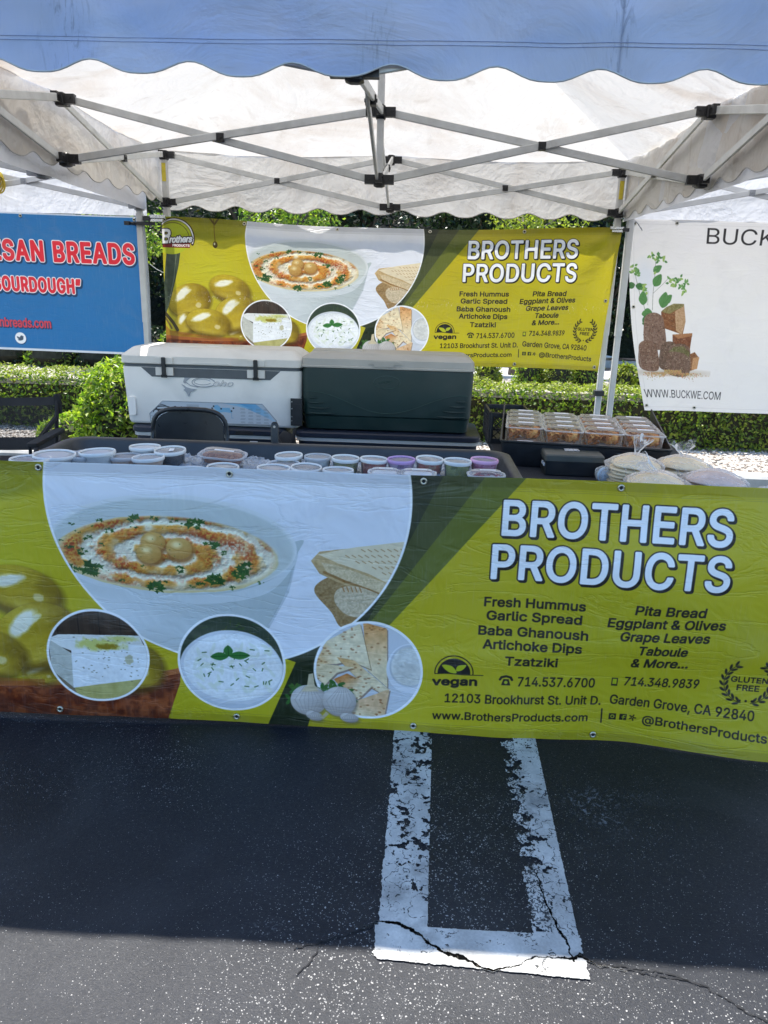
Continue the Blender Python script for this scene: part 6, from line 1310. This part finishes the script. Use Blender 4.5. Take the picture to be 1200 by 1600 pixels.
mb = MB(); mb.tube([(-.030, -.008, .0895), (-.030, .018, .0895), (.030, .018, .0895), (.030, -.008, .0895)], .0035, 6, closed=True); mb.box((.0, .005, .0888), (.052, .020, .0012)); mb.build('handle', M_STEEL, cb)
for y in (-.045, .0): mb = MB(); mb.box((-.1195, y - .02, .040), (.004, .020, .012)); mb.build('side_catch', M_LABEL, cb)
wl = empty('pouch', (.70, -.52, .742), .3); tag(wl, 'flat grey black zip pouch left of the cash box', 'pouch')
mb = MB(); mb.rr(.17, .075, .03, [(0, .010), (.006, 0), (.016, .002), (.024, .018), (.026, .034)], k=4); o = mb.build('pouch_body', M_CANVAS, wl, 1)
for v in o.data.vertices: v.co.z += .010 * mnoise.noise(v.co * 22) * (v.co.z > .01)
mb = MB(); mb.tube([(-.07, -.030, .014), (-.03, -.036, .012), (.02, -.036, .011), (.06, -.03, .012)], .0028, 5); mb.build('zip', M_STEEL, wl)
bt = empty('water_bottle', (.968, -.905, .776), 0); bt.rotation_euler = (-PI / 2, 0, .12); tag(bt, 'clear water bottle lying on its side beside the cash box behind the banner', 'bottle')
t = NT('water_plastic'); t.set(Base_Color=(.80, .84, .88), Roughness=.12); t.bump(t.noise(60, 2), .8, .01); fr = t.n('ShaderNodeFresnel'); fr.inputs[0].default_value = 1.5; t.seethrough(t.math('ADD', fr.outputs[0], .22)); M_BOT = t.m
mb = MB(); mb.lathe([(.026, 0), (.032, .004), (.030, .015), (.033, .022), (.030, .034), (.033, .046), (.033, .066), (.030, .078), (.020, .092), (.012, .100), (.012, .108)], n=22); mb.build('bottle_body', M_BOT, bt, 1)
mb = MB(); mb.lathe([(.014, .104), (.0145, .106), (.0145, .118), (.013, .120), (0, .120)], n=16); mb.build('cap', M_RIMW, bt, 30)
mb = MB(); mb.lathe([(.0336, .028), (.0336, .046)], n=22); mb.build('label', pmat('blue_label', (.45, .58, .70), .4, .2, 60, .05), bt, 1)

M_PITA = pmat('pita_bread', (.93, .76, .50), .85, .06, 8, .3, 30, dirt=(.70, .52, .32), dirt_amt=.4); M_PITAD = pmat('brown_pita_bread', (.74, .60, .52), .85, .10, 14, .5, 60, dirt=(.52, .38, .3), dirt_amt=.5)
def bag_mat():
    t = NT('thin_bag_film'); t.set(Base_Color=(.88, .88, .90), Roughness=.18, Specular_IOR_Level=.8)
    h = t.math('ADD', t.noise(16, 3, dist=2.5), t.math('MULTIPLY', t.noise(50, 2, dist=2), .3)); t.bump(h, .8, .012); t.translucent((.9, .9, .92), .4)
    fr = t.n('ShaderNodeFresnel'); fr.inputs[0].default_value = 1.22; w = t.ramp(t.noise(7, 3, dist=3.5), [(.46, .03), (.55, .08), (.60, .42), (.64, .05)]); t.seethrough(t.math('ADD', fr.outputs[0], w)); return t.m
M_BAG = bag_mat()
def pita_bag(x, y, z, r, n, label, mat, tail, seed, hs=.0135):
    random.seed(seed); b = empty('pita_bag', (x, y, z)); tag(b, label, 'bread', 'bags of pita bread'); H = n * hs
    for i in range(n):
        mb = MB(); ox, oy = random.uniform(-.006, .006), random.uniform(-.006, .006); q = r * random.uniform(.95, 1.0); th = hs * .46
        mb.lathe([(q * .3, -th), (q * .86, -th), (q * .97, -th * .5), (q, 0), (q * .97, th * .6), (q * .85, th), (q * .4, th * 1.1), (0, th * 1.2)], n=26, c=(ox, oy, th + i * hs)); o = mb.build('pita', mat, b, 1)
        for v in o.data.vertices:
            rr_ = v.co.xy.length / r; dome = (.030 if i == n - 1 else .006 * i / n) * max(0, 1 - rr_ ** 2); v.co.z += .005 * mnoise.noise(Vector((v.co.x * 18, v.co.y * 18, i))) * rr_ + dome
    # film: lathe with radial crumples
    ns, nk = 44, 14; vs = []; 
    for k in range(nk + 1):
        u = k / nk
        for j in range(ns):
            a = 2 * PI * j / ns
            if u < .35: rr_, zz = r * (1.06 + .03 * math.sin(u * 9)), H * (u / .35) * .9 + .002
            else:
                w_ = (u - .35) / .65; rr_ = r * (1.08 * (1 - w_) ** .7 + .07); zz = H * .9 + .042 * w_ ** 1.0 + .008
            cr = 1 + .07 * mnoise.noise(Vector((math.cos(a) * 2.2, math.sin(a) * 2.2, u * 3 + seed))) + .05 * mnoise.noise(Vector((math.cos(a) * 6, math.sin(a) * 6, u * 5 + seed))) * (1 if u > .1 else .4)
            vs.append((rr_ * cr * math.cos(a), rr_ * cr * math.sin(a), zz + .005 * mnoise.noise(Vector((math.cos(a) * 5, math.sin(a) * 5, u * 6)))))
    fs = [(k * ns + j, k * ns + (j + 1) % ns, (k + 1) * ns + (j + 1) % ns, (k + 1) * ns + j) for k in range(nk) for j in range(ns)]
    mb = MB(); mb.add(vs, fs); fm = mb.build('bag_film', M_BAG, b, 1)
    # twisted tail: a flared ruffle
    dx, dy, dz, L = tail; d = Vector((dx, dy, dz)).normalized(); x1 = d.cross(Vector((.1, .2, 1))).normalized(); y1 = x1.cross(d); vs = []; nt = 9; base = Vector((0, 0, H + .030)) if dz > .5 else Vector((dx, dy, 0)).normalized() * r * 1.0 + Vector((0, 0, H * .5))
    for k in range(nt + 1):
        u = k / nt; rad_ = .010 + (.042 + .01 * math.sin(seed)) * u ** 1.3
        for j in range(24):
            a = 2 * PI * j / 24; q = rad_ * (1 + .22 * math.sin(a * 5 + seed + u * 2) * u + .3 * mnoise.noise(Vector((math.cos(a) * 3, math.sin(a) * 3, u * 4 + seed)))); vs.append(base + d * (L * u + .012 * math.sin(a * 3 + seed) * u) + x1 * (math.cos(a) * q) + y1 * (math.sin(a) * q * .55))
    fs = [(k * 24 + j, k * 24 + (j + 1) % 24, (k + 1) * 24 + (j + 1) % 24, (k + 1) * 24 + j) for k in range(nt) for j in range(24)]
    mb = MB(); mb.add(vs, fs); mb.build('twisted_end', M_BAG, b, 1); return b
pita_bag(1.060, -.90, .742, .098, 7, 'bagged stack of pale pita, rear left, its bag end standing up', M_PITA, (.35, .1, 1, .075), 1)
pita_bag(1.265, -.84, .742, .100, 6, 'bagged stack of pale pita, rear right by the gravel', M_PITA, (-.15, .1, 1, .060), 2)
pita_bag(1.075, -1.14, .742, .100, 6, 'bagged stack of pale pita in front beside the water bottle', M_PITA, (-.9, .1, .55, .08), 3)
pita_bag(1.300, -1.08, .742, .104, 6, 'bagged stack of brownish pita in front on the right', M_PITAD, (.95, -.15, .1, .09), 4)
